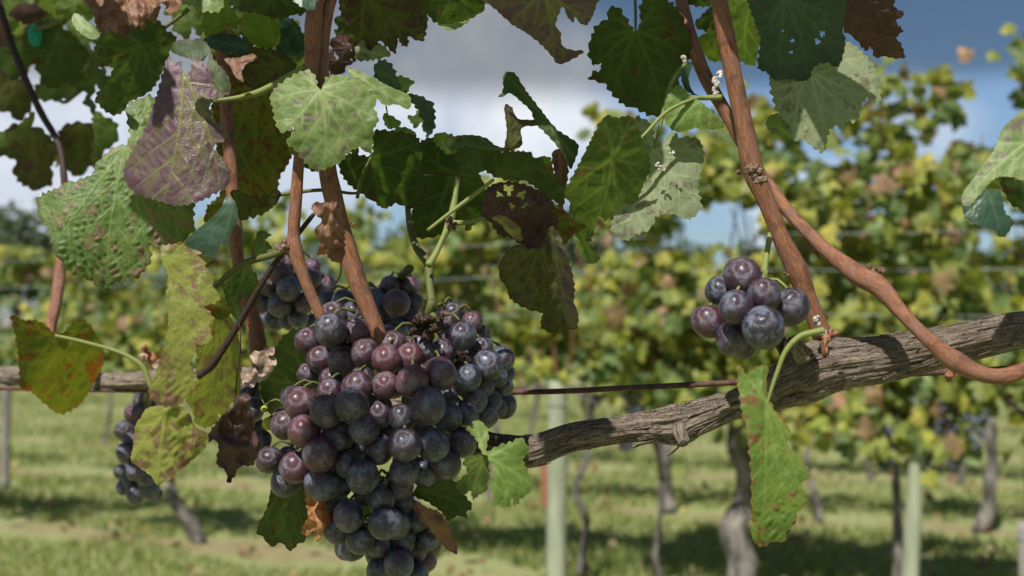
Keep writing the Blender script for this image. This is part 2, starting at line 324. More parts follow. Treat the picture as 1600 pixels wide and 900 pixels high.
# ------------------------------------------------------------------ ground
gn = 60; gx_ = np.linspace(-1, 1, gn); gs = np.sign(gx_) * np.abs(gx_) ** 2.6 * 420
gv = [(x, y + 100, 0.02 * noise.noise(Vector((x * .5, y * .5, 0)))) for y in gs for x in gs]
gf = [(j * gn + i, j * gn + i + 1, (j + 1) * gn + i + 1, (j + 1) * gn + i) for j in range(gn - 1) for i in range(gn - 1)]
tag(meshobj('ground', gv, gf, M['ground'], (0, 0, 0)), 'mown grassy vineyard floor with strips of bare brown soil', None, None, 'structure')

# row helpers: rows come nearer to the right
TAN = .5
def rowpt(d0, x):                            # x image column -> ground point of the row
    d = d0 / (1 + (x - 800) / F * TAN); return G(x, d)
RD = Vector((1, -TAN, 0)).normalized(); RN = Vector((TAN, 1, 0)).normalized()

# grass
def grass():
    N = 95000
    d = 4.6 + 24 * rng.random(N) ** 2.0; x = (rng.random(N) - .5) * (d * .88 + 1)
    rowd = d + .5 * x; ph = np.abs(((rowd - 5.8) / 2.5 + .5) % 1 - .5)
    nn = np.array([noise.noise(Vector((a * 1.3, b * 1.3, 3))) for a, b in zip(x, d)])
    keep = (ph + nn * .28) > .08 + .06 * rng.random(N)
    x, d, nn = x[keep], d[keep], nn[keep]; N = len(x)
    h = (.016 + .022 * rng.random(N)) * (1 + .9 * nn) * (1 + d / 30); wd = .004 + d * .0006; a = rng.random(N) * 6.28
    dx, dy = np.cos(a) * wd, np.sin(a) * wd; lean = (rng.random((N, 2)) - .5) * h[:, None] * 1.4
    b = np.stack([x, d, np.full(N, -.005)], 1); V = np.empty((N, 3, 3))
    V[:, 0] = b - np.stack([dx, dy, 0 * x], 1); V[:, 1] = b + np.stack([dx, dy, 0 * x], 1)
    V[:, 2] = b + np.stack([lean[:, 0], lean[:, 1], h + .01], 1)
    rnd = np.repeat(np.clip(rng.random(N) * .75 + nn * .35 + .1, 0, .999), 3)
    o = meshobj('grass', V.reshape(-1, 3), np.arange(N * 3).reshape(-1, 3), M['grass'], (0, 0, 0), None, {'rnd': ('FLOAT', rnd)}, False)
    tag(o, 'short green and straw coloured grass between the vine rows', 'grass', None, 'stuff')
grass()

# ------------------------------------------------------------------ background vineyard
M['litter'] = None
def lobed_leaf(seed, size=1.0):
    r = random.Random(seed); prof = [(0, .18), (22, .62), (40, .80), (62, .58), (78, .86), (100, .98), (122, .62), (142, .88), (162, .98), (180, 1.15)]
    pts = [(a, q) for a, q in prof] + [(360 - a, q) for a, q in prof[-2:0:-1]]
    V = [(0, 0, 0)]
    for a, q in pts:
        q *= .5 * size * (1 + .12 * (r.random() - .5)); t = math.radians(a); x = math.sin(t) * q; y = -math.cos(t) * q
        V.append((x, y, -.22 * abs(x) * 1.2 - .35 * (x * x + y * y) / size + .05 * size * (r.random() - .5)))
    n = len(pts); return np.array(V), [(0, 1 + i, 1 + (i + 1) % n) for i in range(n)]
LV = [lobed_leaf(s) for s in range(5)]
LMESH = []
for i, (V, fc) in enumerate(LV):
    me = bpy.data.meshes.new('leaf'); me.from_pydata((V * .125).tolist(), [], fc); me.materials.append(M['far_leaf']); LMESH.append(me)
def rot_for(r):
    # leaf blades hang facing outward and up with scatter
    n = Vector((r.gauss(0, .55), -1 if r.random() < .75 else 1, r.gauss(.45, .45))).normalized()
    q = n.to_track_quat('Z', 'Y') ; q2 = Matrix.Rotation(r.uniform(-3.2, 3.2), 4, 'Z').to_quaternion()
    return q @ q2
def leafcloud(name, pts, sizes, m, origin, parent, seed, kind='stuff', label=None):
    r = random.Random(seed); V = []; Fc = []; A = []; o = 0
    for p, s in zip(pts, sizes):
        LVv, fc = LV[r.randrange(5)]; Rm = np.array(rot_for(r).to_matrix())
        v = (LVv * s) @ Rm.T + np.array(p); V.append(v); Fc += [(a + o, b + o, c + o) for a, b, c in fc]; A += [r.random()] * len(v); o += len(v)
    ob = meshobj(name, np.concatenate(V), Fc, m, origin, parent, {'rnd': ('FLOAT', A)}, False); ob['kind'] = kind
    return ob
def canopy_points(n, base, L, zlo, ztop, thick, seed, gaps=.28):
    r = random.Random(seed); out = []; tries = 0
    shoots = [(r.uniform(-L / 2, L / 2), r.uniform(.0, .25), r.gauss(0, .1)) for _ in range(9)]
    while len(out) < n and tries < n * 14:
        tries += 1
        s = r.uniform(-L / 2, L / 2); zz = r.random() ** .85; z = zlo + (ztop - zlo) * zz
        if zz > .62:                                    # above the wires only single shoots carry leaves
            c = min(shoots, key=lambda q: abs(s - q[0] - q[2] * (zz - .6))); s = c[0] + c[2] * (zz - .6) * 3 + r.gauss(0, .075); z = z + c[1]
            if z > ztop + .25: continue
        t = r.gauss(0, thick * .5) * (1.1 - .5 * zz); p = base + RD * s + RN * t; p.z = z
        g = noise.noise(Vector((p.x * 2.4, p.y * 2.4, p.z * 3.0)))
        if g < -gaps + (.25 if zz < .12 else 0) + (.27 if zz > .42 else 0): continue
        out.append(p)
    return out
def trunk(base, h, lean, seed, r=.042, parent=None):
    rr = random.Random(seed); pts = []
    for i in range(7):
        t = i / 6; p = base + Vector((lean * (1 - (1 - t) ** 2) + rr.gauss(0, .018), rr.gauss(0, .02), h * t)); pts.append((p, r * (1.25 - .5 * t) * (1 + rr.uniform(-.15, .15))))
    v, f, lc = tube(pts, 12, 5, rough=.5, fine=.25, seed=seed); meshobj('trunk', v, f, M['far_bark'], base, parent, {'lc': ('FLOAT_VECTOR', lc)})
    return pts[-1][0]
def bunch(p, seed, n=26, size=.07):
    r = random.Random(seed); me = BUNCH[seed % 3]; o = bpy.data.objects.new('grape_bunch', me); link(o, p); o.rotation_euler = (0, 0, r.random() * 6); return o
def ico(sub):
    import bmesh
    b = bmesh.new(); bmesh.ops.create_icosphere(b, subdivisions=sub, radius=1); V = np.array([v.co[:] for v in b.verts]); f = [tuple(x.index for x in q.verts) for q in b.faces]; b.free(); return V, f
I2 = ico(2); I3 = ico(3); I1 = ico(1)
BUNCH = []
for s in range(3):
    r = random.Random(s); V = []; Fc = []; o = 0
    for i in range(34):
        t = r.random(); rad = .045 * (1 - t * .75); a = r.random() * 6.28; c = np.array((math.cos(a) * rad * r.random() ** .5, math.sin(a) * rad, -.15 * t))
        V.append(I1[0] * .0095 + c); Fc += [tuple(q + o for q in f) for f in I1[1]]; o += len(I1[0])
    me = bpy.data.meshes.new('grape_bunch'); me.from_pydata(np.concatenate(V).tolist(), [], Fc); me.materials.append(GM['blue']); me.polygons.foreach_set('use_smooth', [True] * len(Fc)); BUNCH.append(me)

def far_vine(d0, x, seed, top, zlo, nobj, nstuff, thick=.42, L=1.55, h=.8, lean=0, r=.04, label='', group=''):
    base = rowpt(d0, x); rt = empty('grapevine', base); tag(rt, label, 'grapevine', group)
    head = trunk(base, h, lean, seed, r, rt)
    for sgn in (-1, 1):
        a = [(head - Vector((0, 0, .03)), r * .8), (head + RD * sgn * .12 + Vector((0, 0, .05)), r * .62), (head + RD * sgn * .4 + Vector((0, 0, .06)), r * .45), (head + RD * sgn * .78 + Vector((0, 0, .03)), r * .33)]
        v, f, lc = tube(a, 8, 4, rough=.4, seed=seed + sgn); meshobj('cordon', v, f, M['far_bark'], a[0][0], rt, {'lc': ('FLOAT_VECTOR', lc)})
    rr = random.Random(seed + 5); ctr = Vector((base.x + lean, base.y, 0))
    sh = []
    for i in range(7):
        s = rr.uniform(-.75, .75); b = ctr + RD * s + Vector((0, 0, h)); t = ctr + RD * (s + rr.gauss(0, .12)) + RN * rr.gauss(0, .08) + Vector((0, 0, rr.uniform(top - .35, top)))
        v, f, lc = tube([(b, .006), (b.lerp(t, .5) + RD * rr.gauss(0, .05), .005), (t, .003)], 5, 4); meshobj('shoot', v, f, M['cane'], b, rt, {'lc': ('FLOAT_VECTOR', lc)})
    pts = canopy_points(nobj + nstuff, ctr, L, zlo, top, thick, seed)
    pts.sort(key=lambda p: p.dot(RN)); rr.random(); front = pts[:nobj]; back = pts[nobj:]
    for p in front:
        o = bpy.data.objects.new('leaf', LMESH[rr.randrange(5)]); link(o, p, rt); o.rotation_mode = 'QUATERNION'; o.rotation_quaternion = rot_for(rr); s = rr.uniform(.42, .90); o.scale = (s, s, s)
    if back: leafcloud('foliage', back, [rr.uniform(.05, .11) for _ in back], M['far_leaf'], base, rt, seed)
    return rt
rowA = [(-160, 1.75, .78, 'leftmost'), (300, 1.78, .80, ''), (0, 0, 0, '')]
A_LIST = [(-120, 1.30, .82, 0, .04, 'blurred vine at the far left edge of the nearest background row'),
          (312, 1.46, .84, -.22, .030, 'blurred vine with a thick bent grey trunk rising behind the small left bunch'),
          (640, 1.52, .82, .0, .016, 'blurred leafy vine standing behind the big central grape cluster'),
          (900, 1.66, .78, .05, .014, 'blurred leafy vine just right of the round pale post'),
          (1030, 1.74, .82, .0, .012, 'blurred thin-stemmed leafy vine behind the middle of the shaggy cordon'),
          (1150, 1.82, .66, .04, .050, 'blurred vine with a rough pale trunk under the lone right bunch'),
          (1395, 1.66, .62, .0, .016, 'blurred tall leafy vine beside the leaning pale post'),
          (1590, 2.06, .56, .05, .018, 'blurred tallest vine with yellow shoots at the right edge')]
for i, (x, top, zl, lean, r, lab) in enumerate(A_LIST):
    far_vine(5.8, x, 11 + i * 7, top, zl, 295, 900 if i < 5 else 1150, lean=lean, r=r, L=1.25 if i else 1.7, label=lab, group='vines of the nearest background row', h=.78)
MARKS = [(-120, 'outside the left edge'), (30, 'at the far left'), (165, 'left of the small hanging bunch'), (320, 'below the maroon leaf'), (440, 'left of the big cluster'), (560, 'straight behind the big cluster'), (700, 'at the right flank of the big cluster'),
         (830, 'at the round pale post'), (930, 'just right of the round pale post'), (1040, 'under the middle of the shaggy cordon'), (1150, 'below the lone bunch'), (1270, 'beside the lit hanging leaf'), (1360, 'left of the leaning post'), (1440, 'at the leaning pale post'), (1522, 'between leaning post and right edge'), (1640, 'beyond the right edge')]
def mark(x): return min(MARKS, key=lambda q: abs(q[0] - x))[1]
for rI, (d0, tops, xs) in enumerate([(8.3, 1.34, [-130, 200, 470, 760, 1035, 1275, 1522, 1700]), (10.8, 1.52, [-100, 165, 400, 620, 830, 1035, 1210, 1360, 1500, 1640]), (16.6, 1.6, [-80, 90, 300, 440, 560, 700, 830, 1040, 1270, 1440, 1640])]):
    word = ['second', 'third', 'fourth'][rI]
    for i, x in enumerate(xs):
        r_ = .016 if not (rI == 0 and x in (1035, 1522)) else .034
        far_vine(d0, x, 100 + rI * 40 + i, tops + .25 * (x / 1600) - .1, .90, 0, [300, 300, 400][rI], thick=.3, L=1.9 + .4 * rI, r=r_, lean=.10 * math.sin(i * 2.3), label='blurred grapevine of the %s row back, %s' % (word, mark(x)), group='vines of the %s background row' % word)
for i in range(12):
    x = R0.choice([R0.uniform(1440, 1600), R0.uniform(1380, 1600), R0.uniform(880, 1100)]); p = rowpt(5.75, x) - RN * .2; p.z = R0.uniform(.70, .86)
    tag(bunch(p, i), 'small blurred dark bunch hanging under a background vine', 'grape bunch', 'dark bunches in the background row')

def post(x, d, ytop_h, r, lean, m, name, label, cat, taper=1.0, group=None):
    b = G(x, d); rt = empty(name, b); tag(rt, label, cat, group)
    pts = [(b - Vector((0, 0, .05)), r)] + [(b + Vector((lean * t * ytop_h, 0, ytop_h * t)), r * (1 - (1 - taper) * t)) for t in (.25, .5, .75, 1)]
    v, f, lc = tube(pts, 20, 4, rough=.10, seed=x); meshobj('shaft', v, f, m, b, rt, {'lc': ('FLOAT_VECTOR', lc)})
    # iron band and staple near the top
    tp = b + Vector((lean * .9 * ytop_h, 0, ytop_h * .9)); a = [(tp + Vector((math.cos(q) * r * 1.04, math.sin(q) * r * 1.04, .01 * math.sin(q))), .0025) for q in np.linspace(0, 6.28, 10)]
    v, f, lc = tube(a, 6, 3); meshobj('wire_loop', v, f, M['wire'], tp, rt, {'lc': ('FLOAT_VECTOR', lc)}); return rt
post(868, 5.25, .88, .042, .012, M['wood_post'], 'trellis_post', 'round pale green weathered post left of centre below the rusty wire', 'post', .92, 'trellis posts')
post(1412, 4.75, .92, .034, .07, M['wood_post'], 'trellis_post', 'slim leaning pale post standing right of the lit hanging leaf', 'post', .72, 'trellis posts')
post(1600, 4.3, .44, .030, -.01, M['grey_post'], 'stump_post', 'short grey cut post at the bottom right corner', 'post', .9)
post(852, 8.0, .40, .028, 0, M['stake'], 'stake', 'small reddish stake just behind the round pale post', 'stake')
post(12, 9.0, 1.2, .03, 0, M['grey_post'], 'trellis_post', 'thin grey post at the far left edge of the vineyard', 'post', 1, 'trellis posts')
for i, (h, lab) in enumerate([(1.47, 'topmost thin pale wire'), (1.33, 'middle thin pale wire'), (1.16, 'lowest thin pale wire')]):
    a, b = rowpt(5.5, -500), rowpt(5.5, 2300); pts = [(a.lerp(b, t) + Vector((0, 0, h - .03 * math.sin(t * 9) ** 2)), .0017) for t in np.linspace(0, 1, 12)]
    v, f, lc = tube(pts, 6, 3); tag(meshobj('trellis_wire', v, f, M['wire'], a, None, {'lc': ('FLOAT_VECTOR', lc)}), lab + ' strung along the nearest background row', 'wire', 'background trellis wires')

# leaf litter on the bare strips
M['litter'] = far_leaf_mat('fallen_leaf', [(0, (.22, .15, .09, 1)), (.4, (.33, .26, .16, 1)), (.7, (.18, .08, .05, 1)), (.9, (.30, .28, .10, 1))], .15)
rl = random.Random(77); lp = []
while len(lp) < 150:
    dd_ = rl.uniform(5.0, 12); xx_ = rl.uniform(-.42, .42) * dd_; ph_ = abs(((dd_ + .5 * xx_ - 5.8) / 2.5 + .5) % 1 - .5)
    if ph_ < .16 or rl.random() < .15: lp.append(Vector((xx_, dd_, .035)))
tag(leafcloud('fallen_leaves', lp, [rl.uniform(.04, .08) for _ in lp], M['litter'], (0, 6, 0), None, 78), 'dry brown fallen leaves scattered along the bare soil strips', 'fallen leaves')

# distant trees
def tree(x, d, h, wdt, seed, label):
    b = G(x, d); rt = empty('tree', b); tag(rt, label, 'tree', 'trees beyond the vineyard'); r = random.Random(seed)
    parts = [tube([(b, h * .03), (b + Vector((.1, 0, h * .4)), h * .022), (b + Vector((0, 0, h * .8)), h * .008)], 8, 4, rough=.3)]
    tips = []
    for i in range(7):
        q = b + Vector((0, 0, h * r.uniform(.25, .6))); e = q + Vector((r.uniform(-1, 1) * wdt * .4, r.uniform(-1, 1) * wdt * .3, h * r.uniform(.12, .3))); parts.append(tube([(q, h * .010), (q.lerp(e, .5) + Vector((0, 0, .2)), h * .007), (e, h * .003)], 6, 3)); tips.append(e)
    v, f, lc = join(parts); meshobj('trunk', v, f, M['far_bark'], b, rt, {'lc': ('FLOAT_VECTOR', lc)})
    tips += [b + Vector((r.gauss(0, wdt * .22), r.gauss(0, wdt * .2), h * r.uniform(.45, .9))) for _ in range(14)]
    pts = []; sz = []
    for e in tips:
        for _ in range(70):
            pts.append(e + Vector((r.gauss(0, wdt * .10), r.gauss(0, wdt * .10), r.gauss(0, h * .05)))); sz.append(h * r.uniform(.03, .055))
    leafcloud('crown', pts, sz, M['far_tree'], b, rt, seed)
for i, (x, d, h, wd) in enumerate([(-60, 48, 6.6, 5), (25, 52, 6.9, 4.5), (110, 60, 5.8, 5), (210, 70, 5.4, 6), (330, 75, 6.2, 6), (460, 70, 6.8, 6), (600, 75, 8.2, 7), (720, 78, 10.5, 6), (800, 80, 11.5, 6),
                                   (900, 82, 9.8, 7), (1040, 80, 8.5, 7), (1200, 80, 7.6, 7), (1380, 80, 7, 7), (1560, 78, 7.6, 7), (1720, 75, 8, 7)]):
    tree(x, d, h, wd, 900 + i, ['hazy tree on the skyline at the far left', 'hazy dark round tree above the left grass', 'low tree on the skyline behind the big green leaf', 'low tree right of the bare left cane'][i] if i < 4 else 'blurred tree of the distant treeline, ' + mark(x))

# ------------------------------------------------------------------ foreground vine
VINE = empty('grapevine', P(1750, 560, .60)); tag(VINE, 'sharp foreground grapevine with shaggy grey cordon, orange canes and blotched autumn leaves', 'grapevine')

def leaf(outline, O, tips, kind, d, gx=0., gy=0., cup=.15, ripple=.06, fold=0., serr=3.0, period=10., pucker=1.5, holes=(), seed=None, petiole=None, pet='green_stem', label=None, grid=2.7, smoothk=5, crumple=0., edgew=9., wave=3, name='leaf'):
    seed = seed if seed is not None else int(O[0] * 13 + O[1] * 7); r = random.Random(seed)
    C = cr([outline[-1]] + list(outline) + [outline[0], outline[1]], smoothk)[smoothk:-smoothk - 1][:, :2]
    # resample
    C = np.vstack([C, C[:1]]); seg = np.linalg.norm(np.diff(C, axis=0), axis=1); s = np.concatenate([[0], np.cumsum(seg)]); Lt = s[-1]
    nb = int(Lt / 2.6); u = np.linspace(0, Lt, nb, endpoint=False); bx = np.interp(u, s, C[:, 0]); by = np.interp(u, s, C[:, 1])
    area = .5 * np.sum(bx * np.roll(by, -1) - np.roll(bx, -1) * by); sg = 1 if area > 0 else -1
    tx = np.roll(bx, -1) - np.roll(bx, 1); ty = np.roll(by, -1) - np.roll(by, 1); tl = np.hypot(tx, ty) + 1e-9; nx, ny = sg * ty / tl, -sg * tx / tl
    if serr:
        ph = u / (period * 1.2) + np.array([1.0 * noise.noise(Vector((a / 34, seed, 0))) for a in u]); sw = ph % 1.0; saw = np.where(sw < .68, sw / .68, (1 - sw) / .32)
        amp = 1.7 * serr * (.75 + .9 * np.array([noise.noise(Vector((a / 25, seed, 5))) for a in u])); bx = bx + nx * (saw - .45) * amp; by = by + ny * (saw - .45) * amp
    B = np.stack([bx, by], 1)
    x0, y0 = B.min(0); x1, y1 = B.max(0); g = grid; gxs = np.arange(x0, x1, g); gys = np.arange(y0, y1, g * .87)
    GX, GY = np.meshgrid(gxs, gys); GX[::2] += g / 2; pts = np.stack([GX.ravel(), GY.ravel()], 1); pts += (rng.random(pts.shape) - .5) * g * .25
    # inside test + distance to the boundary
    A_, B_ = B, np.roll(B, -1, 0); ins = np.zeros(len(pts), bool)
    for a, b in zip(A_, B_):
        c = (a[1] > pts[:, 1]) != (b[1] > pts[:, 1])
        if c.any(): ins[c] ^= pts[c, 0] < (b[0] - a[0]) * (pts[c, 1] - a[1]) / (b[1] - a[1] + 1e-12) + a[0]
    pts = pts[ins]; de = np.sqrt(((pts[:, None, :] - B[None, ::2, :]) ** 2).sum(2)).min(1); pts = pts[de > g * .55]
    allp = np.vstack([B, pts]); n = len(B)
    res = geometry.delaunay_2d_cdt([Vector(p) for p in allp], [(i, (i + 1) % n) for i in range(n)], [list(range(n))], 1, 1e-4)
    X = np.array([v[:] for v in res[0]]); tris = [tuple(f) for f in res[2]]
    if holes:
        tc = X[np.array(tris)].mean(1); kp = np.ones(len(tris), bool)
        for hx, hy, hr in holes:
            ang = np.arctan2(tc[:, 1] - hy, tc[:, 0] - hx); kp &= np.hypot(tc[:, 0] - hx, tc[:, 1] - hy) > hr * (1 + .3 * np.sin(ang * 3 + hx) + .2 * np.sin(ang * 5))
        tris = [t for t, q in zip(tris, kp) if q]
    # veins
    O = np.array(O, float); segs = []
    for ti, tp in enumerate(tips):
        tp = np.array(tp, float); v = tp - O; L = np.hypot(*v); pn = np.array((-v[1], v[0])) / L; bow = r.uniform(-.06, .06) * L
        path = [O + v * t + pn * bow * math.sin(math.pi * t) for t in np.linspace(0, .97, 7)]
        for a, b, k in zip(path[:-1], path[1:], range(6)): segs.append((a, b, 1.7 * (1 - k / 7.5)))
        for k in range(2 + int(L / 34)):
            t = .14 + .78 * k / (1.6 + L / 34); 
            if t > .93: break
            sd = 1 if k % 2 else -1; b0 = O + v * t + pn * bow * math.sin(math.pi * t); ang = math.radians(r.uniform(38, 52)) * sd; e = v / L
            dr = np.array((e[0] * math.cos(ang) - e[1] * math.sin(ang), e[0] * math.sin(ang) + e[1] * math.cos(ang))); ln = L * (.52 * (1 - t) + .14)
            m1 = b0 + dr * ln * .5 + e * ln * .04; m2 = b0 + dr * ln + e * ln * .14
            segs += [(b0, m1, .85), (m1, m2, .5)]
            for q in (.55,):
                c0 = b0 + (m2 - b0) * q; a2 = ang + math.radians(r.choice((-1, 1)) * 48); d2 = np.array((e[0] * math.cos(a2) - e[1] * math.sin(a2), e[0] * math.sin(a2) + e[1] * math.cos(a2)))
                segs.append((c0, c0 + d2 * ln * .35, .3))
            n_r = int(ln / 10); gap = L * .8 / (1.6 + L / 34)
            for k2 in range(1, n_r + 1):
                c0 = b0 + (m2 - b0) * k2 / (n_r + .8); a2 = ang - sd * math.radians(r.uniform(82, 98)); d2 = np.array((e[0] * math.cos(a2) - e[1] * math.sin(a2), e[0] * math.sin(a2) + e[1] * math.cos(a2))); mm = c0 + d2 * gap * .6 + np.array((r.uniform(-3, 3), r.uniform(-3, 3))); segs += [(c0, mm, .15), (mm, c0 + d2 * gap * 1.25, .12)]
    vd = np.full(len(X), 1e9); vein = np.zeros(len(X))
    for a, b, wv in segs:
        ab = b - a; t = np.clip(((X - a) @ ab) / (ab @ ab + 1e-9), 0, 1); dist = np.hypot(*(X - (a + t[:, None] * ab)).T)
        vd = np.minimum(vd, dist / (.75 + .5 * min(1, wv))); vein = np.maximum(vein, np.exp(-(dist / (1.25 * wv + 1.15)) ** 2) * min(1, .13 + wv * .62))
    de = np.sqrt(((X[:, None, :] - B[None, ::2, :]) ** 2).sum(2)).min(1)
    rel = X - O; rr = np.hypot(*rel.T); Rm = np.percentile(rr, 90) + 1; th = np.arctan2(rel[:, 1], rel[:, 0])
    dl = gx * rel[:, 0] + gy * rel[:, 1] + cup * Rm * (rr / Rm) ** 2 + ripple * Rm * (rr / Rm) ** 2 * np.sin(th * wave + seed) + .5 * ripple * Rm * (rr / Rm) ** 2 * np.sin(th * (wave * 2 + 1) + seed * 2)
    if fold:
        v = np.array(tips[0], float) - O; v /= np.hypot(*v); dl += fold * np.abs(rel[:, 0] * -v[1] + rel[:, 1] * v[0])
    dl -= pucker * .9 * (1 - np.exp(-(vd / 4.6) ** 2)) * np.minimum(1, de / 8)
    nz = np.array([noise.noise(Vector((x / 38, y / 38, seed))) + .5 * noise.noise(Vector((x / 15, y / 15, seed))) for x, y in X]); dl += nz * (3.0 + crumple * 14)
    if crumple: dl += crumple * 10 * np.array([abs(noise.noise(Vector((x / 20, y / 28, seed + 3)))) for x, y in X])
    V = []
    for (x, y), q in zip(X, dl): V.append(P(x, y, d + q * d / F))
    org = P(O[0], O[1], d + 0)
    lc = np.stack([rel[:, 0] / 100, rel[:, 1] / 100, np.full(len(X), seed % 97 * 1.37)], 1)
    o = meshobj(name, [v[:] for v in V], tris, LM[kind] if kind in LM else M[kind], org[:], VINE, {'lc': ('FLOAT_VECTOR', lc), 'vein': ('FLOAT', vein), 'edge': ('FLOAT', np.clip(1 - de / edgew, 0, 1))})
    if label: o['label'] = label
    if petiole:
        P3 = [(P(*(q[:2]), q[3] if len(q) > 3 else d), q[2] * d / F) for q in petiole]; v, f, l2 = tube(P3, 10, 6)
        meshobj('petiole', v, f, M[pet], P3[0][0][:], o, {'lc': ('FLOAT_VECTOR', l2)})
    return o

# --- leaves of the left half
leaf([(240,150),(262,190),(285,260),(302,300),(303,345),(304,362),(280,378),(253,389),(233,381),(237,400),(230,418),(213,434),(197,434),(193,444),(177,441),(167,454),(157,450),(133,434),(110,426),(90,403),(80,378),(77,360),(62,343),(58,320),(61,307),(90,293),(102,287),(143,273),(148,260),(177,230),(195,227),(203,210),(198,186),(200,162),(218,155)],
     (196,229), [(165,450),(84,385),(62,312),(234,412),(300,355),(235,158)], 'bullate', .66, gy=-.35, gx=.1, cup=.22, pucker=5, serr=4, period=13, label='large puckered green leaf with purple tints, left of the purple leaf')
leaf([(263,87),(270,98),(282,97),(287,114),(298,110),(302,92),(320,100),(343,127),(360,143),(330,160),(328,168),(334,187),(357,213),(334,228),(346,246),(360,267),(357,290),(340,300),(318,312),(300,318),(275,321),(240,311),(207,298),(193,273),(198,250),(213,227),(230,193),(247,140)],
     (287,116), [(255,318),(345,292),(350,205)], 'purple', .60, gy=-.30, gx=-.10, cup=.20, fold=.12, pucker=2.4, serr=3, label='purple leaf with green veins hanging over the large green leaf')
leaf([(330,95),(352,82),(385,95),(420,110),(448,150),(456,200),(458,233),(450,257),(437,277),(434,300),(425,325),(395,340),(372,334),(350,350),(335,345),(322,325),(345,300),(340,250),(335,200),(330,150)],
     (400,105), [(385,338),(452,235),(340,340),(435,290),(345,200)], 'speckled', .70, gy=.25, cup=.15, pucker=5, serr=3, label='dark leaf speckled red and yellow beside the purple leaf')
leaf([(152,62),(143,100),(160,105),(177,103),(167,127),(149,150),(157,167),(177,180),(196,172),(203,160),(233,144),(250,120),(263,87),(276,60),(262,48),(248,32),(228,25),(205,18),(178,30),(165,45)],
     (220,67), [(152,152),(182,178),(146,98),(238,140),(262,90),(180,35)], 'dark', .72, gy=.75, cup=.10, petiole=[(220,67,2.5),(250,48,3),(275,30,3),(295,14,3.5)], label='dark green leaf seen from below near the top left', pet='dull_stem')
leaf([(135,-12),(145,15),(150,40),(162,53),(172,48),(185,52),(195,56),(215,42),(235,20),(255,5),(262,22),(275,18),(284,2),(280,-14)], (215,-10), [(170,50),(150,10),(260,15)], 'brown', .60, gy=-.4, crumple=1.2, serr=2.5, label='crumpled dry brown leaf at the top left edge')
leaf([(118,20),(133,31),(153,50),(150,61),(135,58),(118,44),(112,30)], (118,25), [(150,58)], 'pale', .64, gy=-.5, serr=1, pucker=1)
leaf([(60,5),(100,-15),(140,-12),(150,20),(140,32),(118,20),(95,30),(78,20)], (100,0), [(75,18),(140,25)], 'lime', .85, gy=.3)
leaf([(270,-15),(345,-14),(350,0),(342,18),(310,16),(298,8),(280,6)], (310,-10), [(345,15),(280,5)], 'pale', .62, gy=-.4, label='pale green curled leaf scrap at the top edge')
leaf([(316,28),(318,50),(325,57),(338,56),(352,46),(369,44),(372,30),(362,12),(350,-4),(330,-8),(322,10)], (350,0), [(325,55),(365,40)], 'lime', .66, gy=.5)
leaf([(383,20),(398,15),(415,18),(432,26),(438,45),(434,62),(423,76),(405,72),(390,64),(376,46),(377,30)], (430,70), [(395,20),(376,42),(420,18)], 'lime', .70, gy=.6, serr=1.5, label='small bright yellow-green leaf between dark leaves')
leaf([(325,57),(345,52),(372,56),(385,68),(390,80),(372,84),(345,80),(322,72),(318,64)], (388,75), [(322,64)], 'bluegreen', .66, gy=-.5, serr=1)
leaf([(365,-12),(400,-15),(470,-14),(482,5),(474,20),(455,24),(435,30),(400,20),(378,18),(362,8)], (430,-8), [(365,5),(475,15),(410,18)], 'dark', .62, gy=.5)
leaf([(455,-14),(492,-14),(494,5),(488,16),(474,12),(460,2)], (470,-12), [(490,12)], 'bluegreen', .58, gy=-.5)
leaf([(436,30),(455,28),(470,45),(478,70),(470,90),(458,86),(446,92),(430,80),(438,60)], (460,40), [(440,85),(474,85)], 'bluegreen', .72, gy=.5)
leaf([(380,70),(400,74),(430,78),(458,95),(465,118),(450,130),(430,138),(400,140),(380,128),(365,110),(350,105),(355,92)], (445,100), [(360,100),(400,135),(382,75)], 'darkmark', .69, gy=.5, label='dark leaf with brown blotches above the green petiole')
leaf([(345,112),(380,118),(410,125),(430,140),(415,160),(380,175),(350,165),(338,140)], (425,135), [(345,120),(352,160)], 'maroon', .72, gy=.4, crumple=.5)
leaf([(268,70),(284,62),(318,64),(328,77),(334,93),(352,112),(361,134),(352,146),(338,140),(330,116),(323,103),(327,82),(312,94),(290,90),(270,82)], (345,140), [(275,72),(320,70)], 'dark', .57, gy=-.2, serr=1.5, cup=.3, label='curled dark leaf edge arching over the purple leaf')
leaf([(350,92),(372,90),(395,84),(402,92),(385,100),(378,112),(380,128),(368,120),(360,104)], (398,90), [(352,95),(376,125)], 'brown', .60, gy=-.4, crumple=.6, serr=1)
leaf([(425,143),(443,127),(467,113),(483,110),(493,120),(496,133),(500,141),(506,131),(511,120),(533,118),(560,123),(573,138),(590,152),(585,168),(592,187),(584,203),(580,240),(562,230),(543,240),(533,253),(510,263),(493,267),(473,250),(460,233),(447,222),(462,200),(440,207),(430,190),(427,173),(422,155)],
     (500,141), [(505,262),(424,158),(590,188),(440,204),(562,232),(470,115),(565,126)], 'pale', .59, gy=-.25, cup=.18, fold=.10, serr=3.5, label='pale green leaf with grey smudges across the central canes')
leaf([(447,222),(462,200),(470,180),(487,165),(482,195),(478,225),(487,250),(495,268),(478,262),(455,240)], (490,170), [(480,258),(450,225)], 'dark', .615, gy=.9, serr=2.5)
leaf([(543,107),(560,110),(593,127),(613,137),(640,150),(639,171),(620,163),(600,164),(583,147),(557,131)], (545,110), [(638,168),(600,160)], 'pale', .60, gy=-.3, serr=1, fold=.2, label='narrow pale leaf half folded beside a dark folded leaf')
